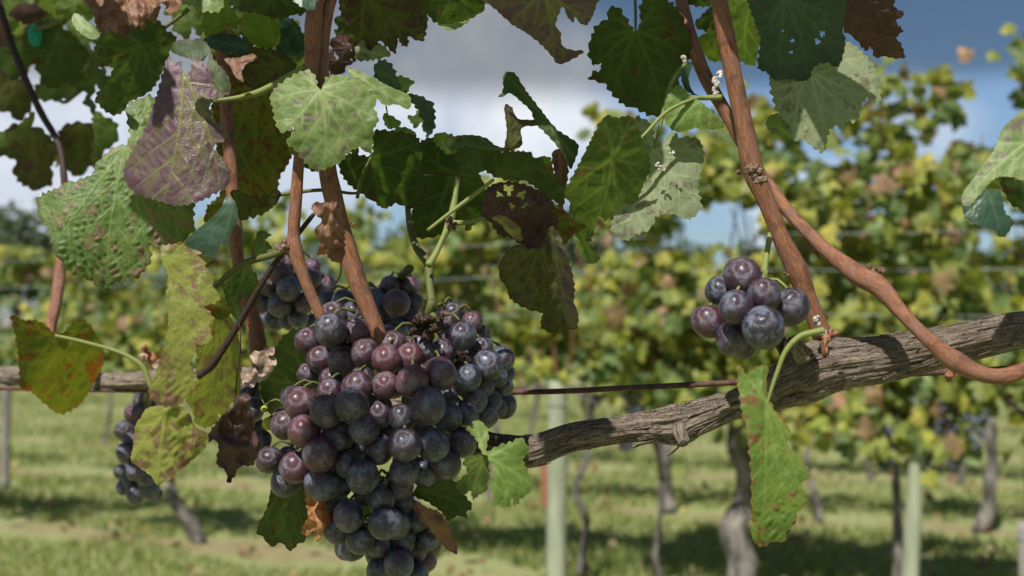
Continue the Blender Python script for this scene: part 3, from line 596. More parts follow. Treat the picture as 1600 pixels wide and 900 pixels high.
leaf([(583,113),(588,98),(598,93),(613,102),(623,127),(632,143),(657,150),(677,163),(679,198),(667,214),(660,187),(643,160),(613,140),(592,127)], (590,110), [(667,210),(675,165)], 'bluegreen', .605, gy=.35, serr=3.5, label='dark folded leaf pointing down against the sky')
leaf([(621,119),(634,121),(648,128),(640,136),(637,144),(628,143)], (630,142), [(645,128),(622,120)], 'young', .615, gy=.3, serr=2)
leaf([(598,178),(610,180),(627,192),(619,200),(604,199)], (612,205), [(600,180),(626,192)], 'young', .62, gy=0, serr=2, petiole=[(612,202,1.2),(606,180,1.2),(603,165,1.3)])
leaf([(612,206),(630,198),(650,208),(645,216),(622,214)], (630,214), [(615,205),(648,208)], 'young', .62, gy=0, serr=2)
leaf([(583,206),(615,205),(655,217),(660,265),(662,298),(645,326),(620,318),(600,326),(580,312),(560,300),(540,282),(529,258),(545,240),(580,242)], (580,245), [(645,322),(655,222),(540,275),(600,322)], 'dark', .62, gy=.85, serr=3, label='dark leaf hanging right of the two central canes', petiole=[(580,245,2),(566,275,2.5),(558,310,3)], pet='dull_stem')
leaf([(655,225),(690,215),(722,232),(742,260),(757,290),(765,320),(745,345),(731,362),(724,350),(700,344),(690,366),(650,370),(644,330),(655,290)], (705,270), [(665,365),(735,358),(760,300),(660,235)], 'dark', .665, gy=.6, serr=3)
leaf([(648,300),(690,290),(720,320),(722,345),(690,352),(668,372),(648,366)], (700,300), [(660,366),(715,340)], 'lime', .70, gy=.9, serr=3)
leaf([(676,213),(690,207),(711,213),(718,228),(703,243),(690,233),(680,224)], (700,238), [(680,212),(715,218)], 'young', .63, gy=.4, serr=3)
leaf([(696,219),(714,212),(740,211),(760,216),(776,228),(802,234),(760,240),(725,236),(700,232)], (800,234), [(698,222)], 'dark', .60, gy=-.3, serr=1)
leaf([(712,274),(718,260),(713,246),(722,230),(745,232),(776,236),(800,236),(824,237),(838,245),(860,246),(866,270),(881,292),(880,310),(868,316),(842,297),(820,283),(792,281),(772,276),(756,267),(740,277),(724,279)], (772,280), [(716,245),(862,250),(875,308),(715,272),(800,238)], 'dark', .585, gy=.8, serr=3, cup=-.15, label='broad very dark leaf roofing over the central leaf tangle', petiole=[(772,280,2.5),(740,305,3.5),(700,335,3),(668,360,2.5)])
leaf([(765,290),(800,284),(840,296),(862,312),(872,350),(862,372),(848,400),(822,388),(800,372),(780,366),(765,346),(752,336),(756,310)], (800,288), [(760,335),(850,392),(800,368),(868,345)], 'maroon', .60, gy=.3, serr=3, crumple=.5, pucker=4, holes=[(795,296,7),(780,304,4),(815,305,6),(822,322,5),(800,322,4)], label='dark red-brown leaf with torn holes under the broad dark leaf')
leaf([(768,340),(785,337),(800,345),(812,356),(816,376),(800,370),(782,350)], (770,342), [(812,372)], 'yellowpurple', .585, gy=-.6, serr=1.5, crumple=.5, pucker=3, label='small sunlit pink and green leaf fold')
leaf([(810,381),(791,395),(780,414),(782,437),(791,448),(796,465),(810,476),(826,484),(847,489),(845,500),(847,513),(861,519),(874,511),(880,525),(889,514),(901,514),(903,493),(895,470),(896,451),(889,419),(885,398),(878,384),(871,365),(857,356),(850,372),(845,388),(829,388)],
     (846,385), [(878,520),(785,430),(812,474),(900,490),(782,412)], 'darkmark', .59, gy=.15, fold=.25, pucker=5, serr=2.2, crumple=.4, label='dark drooping blistered leaf hanging alone at centre')
leaf([(858,355),(872,362),(884,395),(893,420),(898,452),(897,472),(904,495),(900,512),(886,506),(878,480),(872,450),(866,420),(860,385)], (862,358), [(895,508),(896,450)], 'purple', .575, gy=.1, gx=.6, pucker=4, serr=2, crumple=.4)
leaf([(845,340),(875,325),(903,348),(916,352),(906,362),(896,366),(881,383),(864,374)], (860,345), [(905,352),(880,380)], 'speckled', .61, gy=.6, serr=2)
leaf([(897,367),(910,356),(917,377),(925,390),(933,397),(938,403),(928,412),(915,409),(903,392)], (905,360), [(928,410)], 'young', .63, gy=-.1, serr=.5, cup=.3)
leaf([(786,118),(794,112),(806,116),(821,140),(844,170),(868,200),(887,213),(904,227),(898,252),(890,264),(880,241),(857,213),(837,193),(829,173),(813,158),(798,146),(787,150),(778,152),(786,140)], (895,245), [(790,115)], 'dark', .60, gy=-.15, gx=.15, serr=1.5, cup=.25, pucker=2, label='leaf rolled into a slanting dark spout against the sky')
leaf([(788,165),(800,168),(809,185),(840,188),(842,196),(815,200),(816,226),(800,234),(788,232),(792,205)], (800,230), [(795,168),(838,192)], 'darkmark', .63, gy=.2, serr=1)
leaf([(862,238),(880,235),(888,262),(884,300),(878,330),(868,300),(866,268)], (876,238), [(878,325)], 'brown', .615, gy=.3, serr=2)
leaf([(540,-14),(537,40),(547,67),(557,92),(577,90),(584,73),(597,66),(617,84),(622,60),(627,70),(637,72),(640,57),(660,65),(667,43),(668,20),(663,-14)], (570,-10), [(560,88),(617,80),(660,60),(600,60)], 'darkmark', .63, gy=.5, serr=3, crumple=.3, label='grey-green leaf with brown scorch at the top centre')
leaf([(557,70),(575,62),(600,72),(610,86),(592,92),(570,95),(556,92)], (560,75), [(605,88)], 'under', .645, gy=.3, serr=3, crumple=.6)
leaf([(663,-14),(668,20),(680,35),(700,39),(730,31),(752,20),(758,8),(765,-14)], (710,-12), [(685,34),(750,18),(672,15)], 'dark', .60, gy=.6, serr=2.5)
leaf([(680,34),(700,38),(728,31),(736,30),(720,42),(702,48),(690,42)], (690,38), [(730,34)], 'pale', .61, gy=-.4, serr=1.5)
leaf([(752,-14),(775,15),(800,38),(820,50),(840,65),(860,85),(872,100),(890,95),(913,80),(893,78),(878,70),(876,50),(868,40),(874,20),(880,10),(886,25),(895,35),(898,27),(904,33),(915,40),(926,25),(933,4),(935,-14)], (850,-10), [(905,82),(865,90),(800,35),(915,35)], 'purple', .59, gy=.4, serr=1.5, pucker=4, label='purple and green leaf hanging into the grey cloud')
leaf([(950,13),(967,12),(980,30),(987,43),(993,48),(1000,40),(1000,10),(1008,-4),(1033,-4),(1052,6),(1068,30),(1078,57),(1078,87),(1064,110),(1060,132),(1047,160),(1037,178),(1020,182),(993,170),(973,163),(953,143),(943,130),(920,123),(931,107),(919,87),(923,60),(934,37),(949,30)],
     (993,48), [(1035,178),(922,118),(948,18),(1035,2),(1074,90),(960,145),(922,70)], 'dark', .60, gy=.85, cup=.1, serr=4, period=13, holes=[(934,105,5)], label='large dark leaf hanging open against the blue sky', petiole=[(993,50,2),(993,20,2.2),(992,-20,2.4)], pet='dull_stem')
leaf([(940,187),(925,215),(905,255),(886,290),(874,308),(890,314),(890,332),(905,350),(918,378),(926,370),(936,338),(945,345),(960,335),(975,338),(992,318),(1005,290),(1016,258),(1003,215),(985,182),(965,184),(950,180)],
     (957,247), [(917,375),(880,306),(945,190),(1012,262),(970,335),(985,186)], 'green', .585, gy=.72, fold=-.1, serr=2.5, label='green leaf with a bright folded left rim, right of centre', petiole=[(957,247,2.2),(1000,217,2.6),(1040,176,3,.59),(1080,156,3,.595),(1100,153,4,.60),(1128,152,5,.60)])
leaf([(985,190),(1000,183),(1020,198),(1024,230),(1050,205),(1062,214),(1090,216),(1100,240),(1096,262),(1090,290),(1096,324),(1077,343),(1060,337),(1040,334),(1023,341),(1017,357),(993,367),(977,376),(955,362),(962,330),(990,300),(995,250)],
     (1023,232), [(980,372),(1092,320),(1098,238),(1000,190),(1030,338)], 'under', .605, gy=-.35, serr=3.5, label='pale grey-green leaf with white flecks below the upper right cane', petiole=[(1023,232,2.6),(1033,190,3),(1045,140,3.5),(1058,115,3.5),(1075,96,4.5)])
leaf([(1060,132),(1077,147),(1093,157),(1110,173),(1133,197),(1110,203),(1087,200),(1060,207),(1040,193),(1037,173),(1043,150)], (1100,155), [(1128,196),(1045,190),(1050,150),(1085,200)], 'young', .595, gy=-.1, serr=1.5, label='small bright leaf hanging behind the forked canes')
leaf([(1065,108),(1083,98),(1076,122),(1082,142),(1092,150),(1074,144),(1066,130)], (1080,102), [(1085,146)], 'bluegreen', .60, gy=0, serr=1, cup=.3)
leaf([(1082,62),(1096,56),(1110,46),(1126,56),(1128,92),(1112,96),(1100,86),(1090,84)], (1118,60), [(1085,65),(1112,92)], 'lime', .63, gy=.6, serr=3)
leaf([(1085,40),(1100,20),(1115,10),(1130,30),(1126,60),(1105,50)], (1120,20), [(1088,42)], 'dark', .64, gy=.5, serr=2)
leaf([(1132,-14),(1192,-14),(1201,40),(1186,75),(1180,102),(1160,97),(1148,85),(1140,40)], (1175,-8), [(1165,95),(1138,20),(1198,45)], 'green', .64, gy=.9, serr=3)
leaf([(1075,-14),(1115,-14),(1110,8),(1090,10),(1072,4)], (1090,-12), [(1100,8)], 'dark', .62, gy=.5)
leaf([(1178,-14),(1312,-14),(1316,42),(1321,67),(1310,104),(1290,97),(1270,107),(1263,127),(1233,123),(1210,124),(1198,113),(1184,104),(1188,60),(1178,30)], (1225,-5), [(1215,120),(1262,122),(1312,98),(1185,60),(1314,30)], 'bluegreen', .57, gy=.6, serr=2.5, holes=[(1257,31,4),(1225,46,3),(1285,53,3.5),(1277,65,4),(1238,63,2.5),(1236,82,2.5),(1212,36,2.5)], label='dark blue-green leaf with small pinholes at the top right')
leaf([(1320,65),(1343,77),(1360,97),(1370,113),(1376,137),(1373,162),(1353,153),(1337,190),(1323,187),(1317,201),(1303,197),(1293,213),(1288,238),(1270,230),(1257,220),(1237,217),(1233,197),(1217,180),(1211,167),(1203,133),(1206,110),(1240,95),(1280,75)],
     (1262,108), [(1288,234),(1372,158),(1214,168),(1335,188),(1240,214),(1350,90)], 'under', .60, gy=-.45, gx=.05, serr=3.5, pucker=4, label='rough grey-green leaf underside with raised veins, upper right')
leaf([(1196,190),(1205,180),(1217,178),(1234,196),(1238,217),(1215,212),(1200,203)], (1235,212), [(1200,190)], 'pale', .61, gy=-.3, serr=2)
leaf([(1275,-14),(1300,10),(1313,27),(1320,50),(1333,57),(1353,80),(1360,73),(1370,93),(1378,87),(1390,90),(1413,90),(1407,67),(1400,58),(1411,48),(1400,33),(1414,22),(1397,10),(1388,-14)], (1300,-10), [(1411,88),(1368,88),(1408,24),(1330,50)], 'maroon', .60, gy=.6, serr=2.5, label='dark brown jagged leaf against the blue sky')
leaf([(1610,160),(1600,170),(1567,200),(1554,232),(1533,262),(1503,306),(1512,322),(1532,302),(1552,280),(1575,276),(1600,282),(1640,290),(1640,160)], (1640,200), [(1508,312),(1560,275),(1600,280)], 'pale', .52, gy=-.5, serr=1.2, label='green leaf with a brown rim entering from the right edge')
leaf([(1503,320),(1512,305),(1533,298),(1563,300),(1570,330),(1583,347),(1567,371),(1550,357),(1533,353),(1510,343)], (1545,300), [(1566,368),(1508,338)], 'bluegreen', .55, gy=-.3, serr=2, edgew=14, label='small drooping leaf with a pale rim at the right')
leaf([(1563,280),(1600,284),(1640,290),(1640,380),(1600,330),(1580,320)], (1600,285), [(1600,325)], 'dark', .56, gy=.4, serr=3)
leaf([(1152,572),(1160,578),(1170,584),(1180,574),(1192,570),(1199,581),(1198,610),(1206,634),(1218,650),(1234,673),(1231,697),(1247,710),(1263,733),(1264,747),(1252,758),(1261,780),(1249,797),(1244,811),(1230,833),(1223,848),(1207,845),(1197,853),(1178,847),(1174,800),(1173,740),(1167,677),(1157,633)],
     (1198,628), [(1190,846),(1228,690),(1258,745),(1254,790),(1158,578),(1240,812)], 'edgered', .535, gy=-.25, gx=.25, serr=3.2, period=15, pucker=4, label='sunlit green leaf with red and yellow rim hanging below the right cordon', petiole=[(1198,636,2.2),(1203,616,2.8),(1215,580,3.6),(1228,548,4.2),(1248,527,5),(1268,520,5.2),(1288,516,5.5)])
leaf([(1180,838),(1200,818),(1225,806),(1246,808),(1232,832),(1223,848),(1205,846),(1195,854),(1183,850)], (1240,810), [(1190,848)], 'dark', .545, gy=.6, serr=1)
leaf([(727,668),(740,667),(740,657),(754,660),(764,678),(760,697),(762,712),(752,706),(744,686)], (758,712), [(745,660),(732,670)], 'young', .57, gy=-.2, serr=2.5)
leaf([(758,712),(733,712),(723,723),(730,737),(713,757),(723,771),(736,768),(739,781),(750,772),(761,764),(764,735)], (760,714), [(718,757),(738,776),(728,725)], 'green', .575, gy=.3, serr=2.5)
leaf([(760,711),(777,697),(800,690),(815,684),(828,707),(817,717),(830,747),(829,767),(813,780),(805,791),(799,778),(797,792),(785,790),(770,790),(771,771),(765,760),(774,733)], (762,714), [(800,786),(826,755),(812,690),(772,785)], 'young', .565, gy=-.1, serr=3, label='small fresh green leaf at the right side of the big cluster')
leaf([(645,768),(667,750),(693,748),(713,753),(720,767),(738,790),(727,803),(734,811),(718,806),(710,808),(700,814),(690,800),(667,784),(647,776)], (655,765), [(735,792),(705,810),(715,760)], 'dark', .60, gy=.8, serr=2.2, holes=[(672,752,4)], label='dark green leaf tucked under the big cluster')
leaf([(645,780),(667,793),(687,800),(697,817),(707,827),(706,838),(714,853),(712,866),(693,853),(667,823),(648,800)], (650,785), [(710,862)], 'brown', .595, gy=.3, serr=2, crumple=.8, label='dead brown leaf under the right side of the big cluster')
leaf([(440,740),(425,760),(417,793),(405,817),(401,834),(410,838),(423,854),(440,848),(453,861),(467,849),(478,842),(482,800),(480,765),(470,745)], (455,735), [(453,857),(405,830),(475,840)], 'dark', .61, gy=.75, serr=1.5, label='green leaf with dark rim hanging below the big cluster')
leaf([(477,765),(490,768),(507,777),(508,795),(516,808),(507,827),(497,848),(490,830),(480,838),(471,830),(481,807),(478,787)], (490,765), [(497,840),(475,830)], 'orange', .598, gy=-.1, serr=2, crumple=1.6, label='crumpled orange dead leaf at the lower left of the big cluster')
leaf([(448,520),(466,514),(480,516),(492,560),(500,600),(480,606),(457,602),(446,625),(440,646),(424,645),(412,622),(408,590),(420,560),(435,536)], (478,600), [(460,520),(410,590),(430,640)], 'green', .66, gy=.8, serr=3, label='dull green leaf behind the left shoulder of the big cluster')
leaf([(250,395),(253,385),(265,382),(290,383),(302,400),(314,396),(329,403),(321,415),(334,433),(332,447),(344,463),(337,473),(320,478),(334,497),(327,508),(331,527),(320,538),(306,538),(305,555),(297,565),(300,575),(309,594),(298,611),(290,622),(281,633),(261,636),(244,630),(234,621),(234,604),(239,594),(250,565),(257,540),(263,507),(260,460),(263,433),(254,411)],
     (256,400), [(252,628),(330,408),(340,462),(330,525),(300,590),(335,440)], 'yellowpurple', .58, gy=-.2, gx=.25, serr=2.8, pucker=2.8, label='long sunlit yellow and purple leaf hanging at left')
leaf([(305,478),(325,470),(350,472),(362,500),(376,540),(376,600),(372,622),(360,632),(350,650),(341,645),(342,656),(330,666),(318,668),(305,660),(300,640),(290,622),(302,600),(308,560),(300,520)], (340,475), [(322,664),(372,600),(300,630),(350,645)], 'yellowpurple', .62, gy=.8, serr=2, pucker=3, label='shaded leaf with purple blotches behind the long yellow leaf')
leaf([(318,472),(335,468),(362,482),(358,492),(345,500),(330,492)], (330,472), [(360,485)], 'autumn', .61, gy=.3, serr=1.5)
leaf([(231,637),(260,633),(284,636),(296,646),(303,663),(313,672),(326,677),(324,688),(320,701),(298,721),(271,746),(256,754),(244,757),(238,746),(227,737),(211,726),(204,717),(208,697),(209,679),(213,661),(220,652)], (262,640), [(246,754),(206,712),(322,685),(215,660)], 'yellowpurple', .62, gy=-.05, gx=0, fold=.35, serr=1, pucker=2.5, crumple=.3, label='bumpy yellow-pink leaf covering the small lower left bunch')
leaf([(366,621),(388,615),(391,630),(393,650),(398,672),(405,696),(400,716),(395,727),(381,728),(373,731),(366,745),(356,756),(354,740),(347,731),(339,727),(339,711),(342,699),(336,687),(326,690),(327,677),(337,662),(351,645),(364,632)], (380,618), [(356,752),(328,688),(398,715)], 'maroon', .585, gy=.0, serr=2.2, crumple=1.1, label='dark maroon dead leaf left of the big cluster')
leaf([(16,493),(25,494),(37,500),(55,500),(70,507),(80,517),(86,523),(103,517),(110,507),(127,498),(140,507),(153,527),(162,547),(160,573),(150,592),(135,618),(123,634),(103,645),(90,646),(77,637),(60,622),(50,613),(33,607),(30,590),(28,550),(22,517)],
     (86,524), [(95,642),(20,500),(30,595),(158,555),(130,502),(58,615)], 'autumn', .82, gy=.85, serr=2.5, label='glowing red and yellow leaf at the far left on a long petiole', petiole=[(86,524,2.6),(130,534,2.8),(180,548,3),(208,561,3.6),(224,574,4),(234,598,4.4),(246,622,4.5)])
leaf([(289,380),(300,365),(325,345),(345,325),(354,306),(368,316),(372,345),(362,362),(355,383),(345,382),(342,402),(335,394),(325,400),(310,392),(298,388)], (366,312), [(292,380),(340,398)], 'bluegreen', .58, gy=-.1, serr=.8, fold=.1, label='smooth blue-green folded leaf point above the long yellow leaf')
leaf([(404,360),(414,362),(424,367),(414,374),(418,378),(425,387),(417,393),(422,399),(408,404),(392,412),(393,397),(395,382),(401,367)], (398,408), [(422,368),(422,388)], 'green', .64, gy=.2, serr=1.5)
leaf([(345,440),(362,422),(388,403),(393,420),(402,432),(405,470),(388,482),(375,502),(358,484),(350,458)], (385,408), [(362,480),(402,465),(350,442)], 'green', .66, gy=.4, serr=1.5)
leaf([(362,296),(400,308),(437,298),(432,318),(406,325),(396,321),(392,335),(380,345),(368,330)], (366,300), [(432,305),(382,340)], 'darkmark', .62, gy=.4, serr=2)
leaf([(330,325),(352,318),(364,335),(350,342),(332,350),(318,345)], (360,320), [(322,345)], 'autumn', .64, gy=.3, serr=2)
leaf([(488,318),(510,316),(532,316),(534,332),(538,350),(539,383),(537,404),(527,411),(513,403),(510,397),(495,398),(500,380),(491,363),(498,352),(502,342),(490,333)], (512,320), [(525,408),(497,390)], 'brown', .57, gy=-.05, serr=2, crumple=1.3, cup=.4, label='small dry brown leaf stuck on the central cane')
leaf([(408,605),(425,600),(438,615),(442,640),(430,650),(416,640)], (430,605), [(432,645)], 'dark', .67, gy=.6, serr=1.5)

# out of focus leaves at the far upper left, farther along the row
far = [([(0,215),(20,195),(60,200),(80,215),(95,240),(80,250),(83,285),(66,293),(40,292),(20,270),(25,250),(10,245),(-12,238)], (48,205), [(58,290),(5,235),(92,240)], 'darkmark', 1.02, 'blurred brownish leaf hanging at the far left edge'),
       ([(93,202),(125,190),(155,200),(158,226),(142,260),(120,276),(105,265),(95,240)], (130,195), [(120,270),(98,215),(155,225)], 'darkmark', 1.05, None),
       ([(-20,205),(10,208),(35,190),(54,172),(50,196),(24,222),(0,232),(-20,238)], (52,175), [(-10,225)], 'green', .95, None),
       ([(-10,60),(25,55),(48,75),(45,110),(20,128),(0,118),(-15,90)], (40,70), [(0,115),(-8,75)], 'dark', 1.05, None),
       ([(45,40),(80,35),(115,55),(140,85),(128,110),(125,135),(100,128),(82,140),(62,120),(50,90),(35,70)], (90,50), [(130,110),(65,118),(90,136)], 'dark', 1.0, 'blurred dark leaf below the small turquoise tie'),
       ([(85,100),(120,96),(130,130),(112,152),(78,158),(52,152),(60,128)], (118,105), [(60,150),(110,148)], 'dark', 1.04, None),
       ([(-10,110),(15,118),(48,130),(50,165),(30,190),(12,175),(-15,168)], (20,118), [(35,182),(-10,160)], 'darkmark', 1.06, None),
       ([(0,-14),(8,20),(18,60),(8,75),(-14,60),(-14,-14)], (5,-10), [(0,60)], 'maroon', 1.0, None),
       ([(22,72),(52,60),(60,85),(40,98),(26,90)], (50,64), [(28,88)], 'under', 1.08, None),
       ([(110,75),(138,70),(150,95),(144,120),(125,125),(112,100)], (140,72), [(125,120)], 'under', 1.03, None),
       ([(145,175),(165,182),(184,195),(182,222),(165,235),(150,260),(142,250),(146,215)], (150,180), [(150,250),(180,205)], 'green', .95, None),
       ([(30,5),(65,10),(72,25),(50,38),(32,35),(15,22)], (65,15), [(20,25)], 'maroon', 1.05, None),
       ([(130,155),(142,150),(150,170),(148,178),(134,165)], (132,155), [(148,174)], 'bluegreen', .97, None),
       ([(60,-14),(100,-14),(96,8),(78,14),(58,6)], (80,-12), [(78,10)], 'green', 1.02, None)]
for ol, O, tp, kd, d, lab in far: leaf(ol, O, tp, kd, d, gy=.35, serr=4, period=16, grid=6, label=lab)

def gleaf(x, y, R, rot, kind, d, gy=.4, seed=0, label=None):
    r = random.Random(seed); prof = [(0, .10), (20, .60), (38, .86), (58, .66), (80, .98), (100, .92), (122, .70), (142, .92), (160, .86), (180, 1.12), (200, .86), (218, .92), (238, .70), (260, .92), (280, .98), (302, .66), (322, .86), (340, .60)]
    ol = []
    for a, q in prof:
        t = math.radians(a + rot); q = q * R * r.uniform(.9, 1.1); ol.append((x + math.sin(t) * q, y - math.cos(t) * q * .9))
    tp = [(x + math.sin(math.radians(a + rot)) * R * .9, y - math.cos(math.radians(a + rot)) * R * .85) for a in (180, 142, 218, 90, 270, 38, 322)]
    leaf(ol, (x, y), tp, kind, d, gy=gy, serr=3, period=12, seed=seed, grid=3.6, label=label, cup=.25, ripple=.10)
for i, g in enumerate([(395, 30, 44, 10, 'dark', .74), (330, 80, 40, 200, 'green', .78), (425, 105, 46, 150, 'dark', .76), (455, 55, 34, 60, 'lime', .79), (365, 130, 42, -60, 'darkmark', .77), (355, 10, 36, 90, 'dark', .80), (300, 40, 34, 170, 'green', .80),
                       (440, 160, 40, 200, 'darkmark', .76), (545, 75, 30, 120, 'maroon', .70), (560, 35, 40, 60, 'dark', .70), (525, 95, 26, 10, 'maroon', .72), (120, 5, 40, 160, 'green', .82), (75, 30, 38, 60, 'dark', 1.06), (25, 20, 40, 150, 'green', 1.08),
                       (150, 130, 34, 170, 'dark', .98), (20, 90, 36, 190, 'darkmark', 1.1), (110, 85, 36, 220, 'green', 1.1), (385, 250, 50, 170, 'speckled', .74), (425, 215, 40, 150, 'speckled', .75), (350, 190, 40, 200, 'speckled', .75),
                       (600, 20, 34, 190, 'darkmark', .68), (640, 5, 34, 160, 'dark', .66), (700, 0, 30, 180, 'green', .66), (610, 290, 38, 170, 'green', .70), (690, 250, 34, 150, 'green', .70), (730, 300, 36, 190, 'dark', .72), (560, 225, 30, 160, 'darkmark', .70),
                       (845, 330, 30, 170, 'darkmark', .66), (1170, 20, 36, 170, 'dark', .68), (1240, 30, 40, 160, 'dark', .64), (1335, 10, 36, 170, 'maroon', .66), (1150, 50, 28, 200, 'green', .68), (175, 20, 30, 200, 'dark', .80), (225, 25, 30, 150, 'brown', .64), (340, 560, 36, 170, 'speckled', .68), (420, 610, 36, 190, 'dark', .69)]):
    gleaf(*g, seed=500 + i)

for i, g in enumerate([(560, 180, 24, 150, 'lime', .68), (625, 235, 30, 170, 'speckled', .69), (660, 190, 22, 200, 'green', .70), (760, 250, 30, 190, 'green', .69), (810, 270, 26, 160, 'lime', .70), (480, 5, 30, 170, 'dark', .66), (30, 60, 36, 150, 'lime', 1.12), (95, 15, 34, 200, 'lime', 1.12),
                       (15, 150, 34, 170, 'speckled', 1.12), (130, 60, 34, 140, 'green', 1.1), (205, 100, 34, 180, 'speckled', .84), (290, 20, 34, 190, 'lime', .84), (340, 60, 34, 160, 'speckled', .82), (470, 110, 30, 200, 'speckled', .80), (60, 250, 26, 190, 'darkmark', 1.12), (100, 240, 30, 170, 'speckled', 1.12)]):
    gleaf(*g, seed=700 + i)

# canes
def dline(pts, d0, d1):
    n = len(pts); return [(x, y, r, d0 + (d1 - d0) * i / (n - 1)) for i, (x, y, r) in enumerate(pts)]
pxtube('cane', dline([(488,-60,11),(494,-10,12),(490,40,14),(487,100,11.5),(484,150,10.5),(477,200,9.5),(468,245,9),(463,300,9.5),(459,360,9.5),(460,390,13),(470,420,10),(486,460,9),(504,500,9)], .61, .60), M['cane'], VINE, n=20, rough=.08, fine=.04)['label'] = 'thinner left cane crossing in front of the small dark bunch'
pxtube('cane', dline([(535,-60,9),(520,-10,9),(509,30,11),(502,80,12),(503,140,12.5),(508,200,13),(512,265,14),(520,305,15),(534,360,14),(555,430,14.5),(575,482,14),(600,545,12)], .615, .61), M['cane'], VINE, n=20, rough=.08, fine=.05)['label'] = 'thick straight cane running down into the big cluster'
pxtube('cane', dline([(1105,-80,12),(1121,-10,13),(1135,60,14),(1148,130,14),(1161,190,14),(1176,262,17),(1200,320,14),(1223,378,14.5),(1246,425,16.5),(1264,470,14),(1285,525,16)], .585, .59), M['cane'], VINE, n=20, rough=.08, fine=.04)['label'] = 'front cane rising from the bud on the right cordon'
C3 = dline([(1048,-80,10),(1063,-5,11),(1080,60,12),(1101,118,12.5),(1132,172,12),(1157,218,12),(1183,266,12),(1202,292,12),(1240,340,11.5),(1290,390,13),(1342,430,17),(1372,447,17),(1410,490,13),(1455,535,13),(1492,564,17),(1530,583,14.5),(1572,587,14),(1640,562,14)], .612, .522)
for i_, d_ in enumerate([.625,.62,.615,.615,.612,.61,.606,.598,.588,.577,.565,.56,.552,.545,.543,.540,.538,.535]): C3[i_] = C3[i_][:2] + (C3[i_][2] * (.88 if i_ not in (10, 11, 14) else .98), d_)
pxtube('cane', C3, M['cane'], VINE, n=20, rough=.08, fine=.04)['label'] = 'rear cane crossing the fork and curving down over the cordon'
pxtube('cane', dline([(345,-30,10),(345,60,10),(350,120,10),(360,250,10.5),(367,345,11),(371,400,10),(386,470,11),(400,520,13),(408,575,14)], .68, .67), M['cane'], VINE, n=16, rough=.1, fine=.05)
pxtube('cane', dline([(101,290,5.5),(99,340,6.5),(94,425,9),(88,470,9),(78,522,8),(74,590,8)], .92, .86), M['cane'], VINE, n=16, rough=.1, fine=.04)['label'] = 'bare orange cane at the far left behind the big green leaf'
pxtube('cane', dline([(-10,-20,6),(12,50,5.5),(32,105,5.5),(62,172,5.5),(92,226,5),(100,275,5.5),(101,292,5.5)], 1.0, .92), M['dark_stem'], VINE, n=14, rough=.1)['label'] = 'blurred cane coloured dark for shade among the upper left leaves'  # upper run of the left cane, its shade put into the dark stem colour
pxtube('shoot', dline([(492,333,3),(474,355,4),(450,385,4),(425,418,4.5),(398,462,5),(372,508,5.5),(333,568,6),(310,588,6)], .61, .63), M['dark_stem'], VINE, n=10, rough=.25)['label'] = 'thin dark stem slanting down to the maroon leaf'
pxtube('shoot', dline([(332,452,3.5),(358,428,4.5),(385,410,5.5),(430,397,5.5),(458,384,4)], .63, .61), M['dull_stem'], VINE, n=10)
pxtube('shoot', dline([(365,312,2.5),(395,312,3),(440,304,3),(500,297,3),(548,302,2.5),(560,300,2)], .63, .62), M['dull_stem'], VINE, n=10)
pxtube('shoot', dline([(330,158,3),(370,153,4),(405,144,5.5),(440,126,5.5),(478,104,5)], .62, .61), M['green_stem'], VINE, n=10)
pxtube('shoot', dline([(635,300,4),(640,350,5),(650,385,6),(668,410,7.5),(671,440,6.5),(675,475,6.5),(678,500,7)], .66, .615), M['dull_stem'], VINE, n=12, rough=.15)
pxtube('shoot', dline([(716,270,4),(711,310,4.5),(703,347,7),(692,372,4.5),(680,398,5),(669,415,6)], .64, .625), M['green_stem'], VINE, n=12, rough=.15)
pxtube('shoot', dline([(703,348,5),(725,348,4),(748,343,3.5),(765,338,3)], .63, .62), M['green_stem'], VINE, n=10)
pxtube('tendril', dline([(533,410,1.2),(532,428,1.2),(525,442,1.2),(518,446,1.4)], .58, .60), M['dark_stem'], VINE, n=6)
pxtube('tendril', dline([(374,505,1),(376,545,1),(370,590,1),(368,620,1.2)], .60, .60), M['dark_stem'], VINE, n=6)
pxtube('tendril', dline([(662,274,1),(700,273,1),(718,275,1.2)], .60, .61), M['dark_stem'], VINE, n=6)
pxtube('shoot', dline([(85,150,2),(100,160,3),(118,148,3),(130,140,2)], 1.0, 1.0), M['dull_stem'], VINE, n=6)
pxtube('shoot', dline([(45,48,3),(75,40,4),(98,28,4),(118,20,4)], 1.0, .95), M['dull_stem'], VINE, n=6)
pxtube('shoot', dline([(1200,310,3),(1206,345,4),(1200,385,4.5),(1195,418,5),(1193,440,6)], .60, .57), M['green_stem'], VINE, n=10)
pxtube('shoot', dline([(1210,515,8),(1228,548,11),(1243,580,13)], .61, .615), M['dark_stem'], VINE, n=12, rough=.4)

# cordon
CORD = [(1760,485,34,.56),(1650,508,27,.565),(1580,516,27,.57),(1500,534,29,.575),(1400,556,34,.58),(1340,566,35,.585),(1290,572,39,.59),(1255,588,38,.595),(1215,606,31,.60),(1150,630,22,.61),(1085,654,27,.615),(1058,664,31,.618),(1000,668,21,.63),(900,683,21,.645),(825,706,24,.66),(740,690,20,.69),(640,640,18,.71),(520,610,17,.74),(430,596,17,.77),(360,590,15,.80),(240,594,13,.87),(140,595,12,.94),(60,590,13,.98),(-30,584,13,1.05),(-120,580,13,1.1)]
P3 = [(P(x, y, d), r * d / F) for x, y, r, d in CORD]
v, f, lc = tube(P3, 110, 26, rough=.22, fine=.11, seed=3, stretch=4)
meshobj('cordon', v, f, M['bark'], P3[0][0][:], VINE, {'lc': ('FLOAT_VECTOR', lc)})['label'] = 'old shaggy grey cordon with peeling fibrous bark'
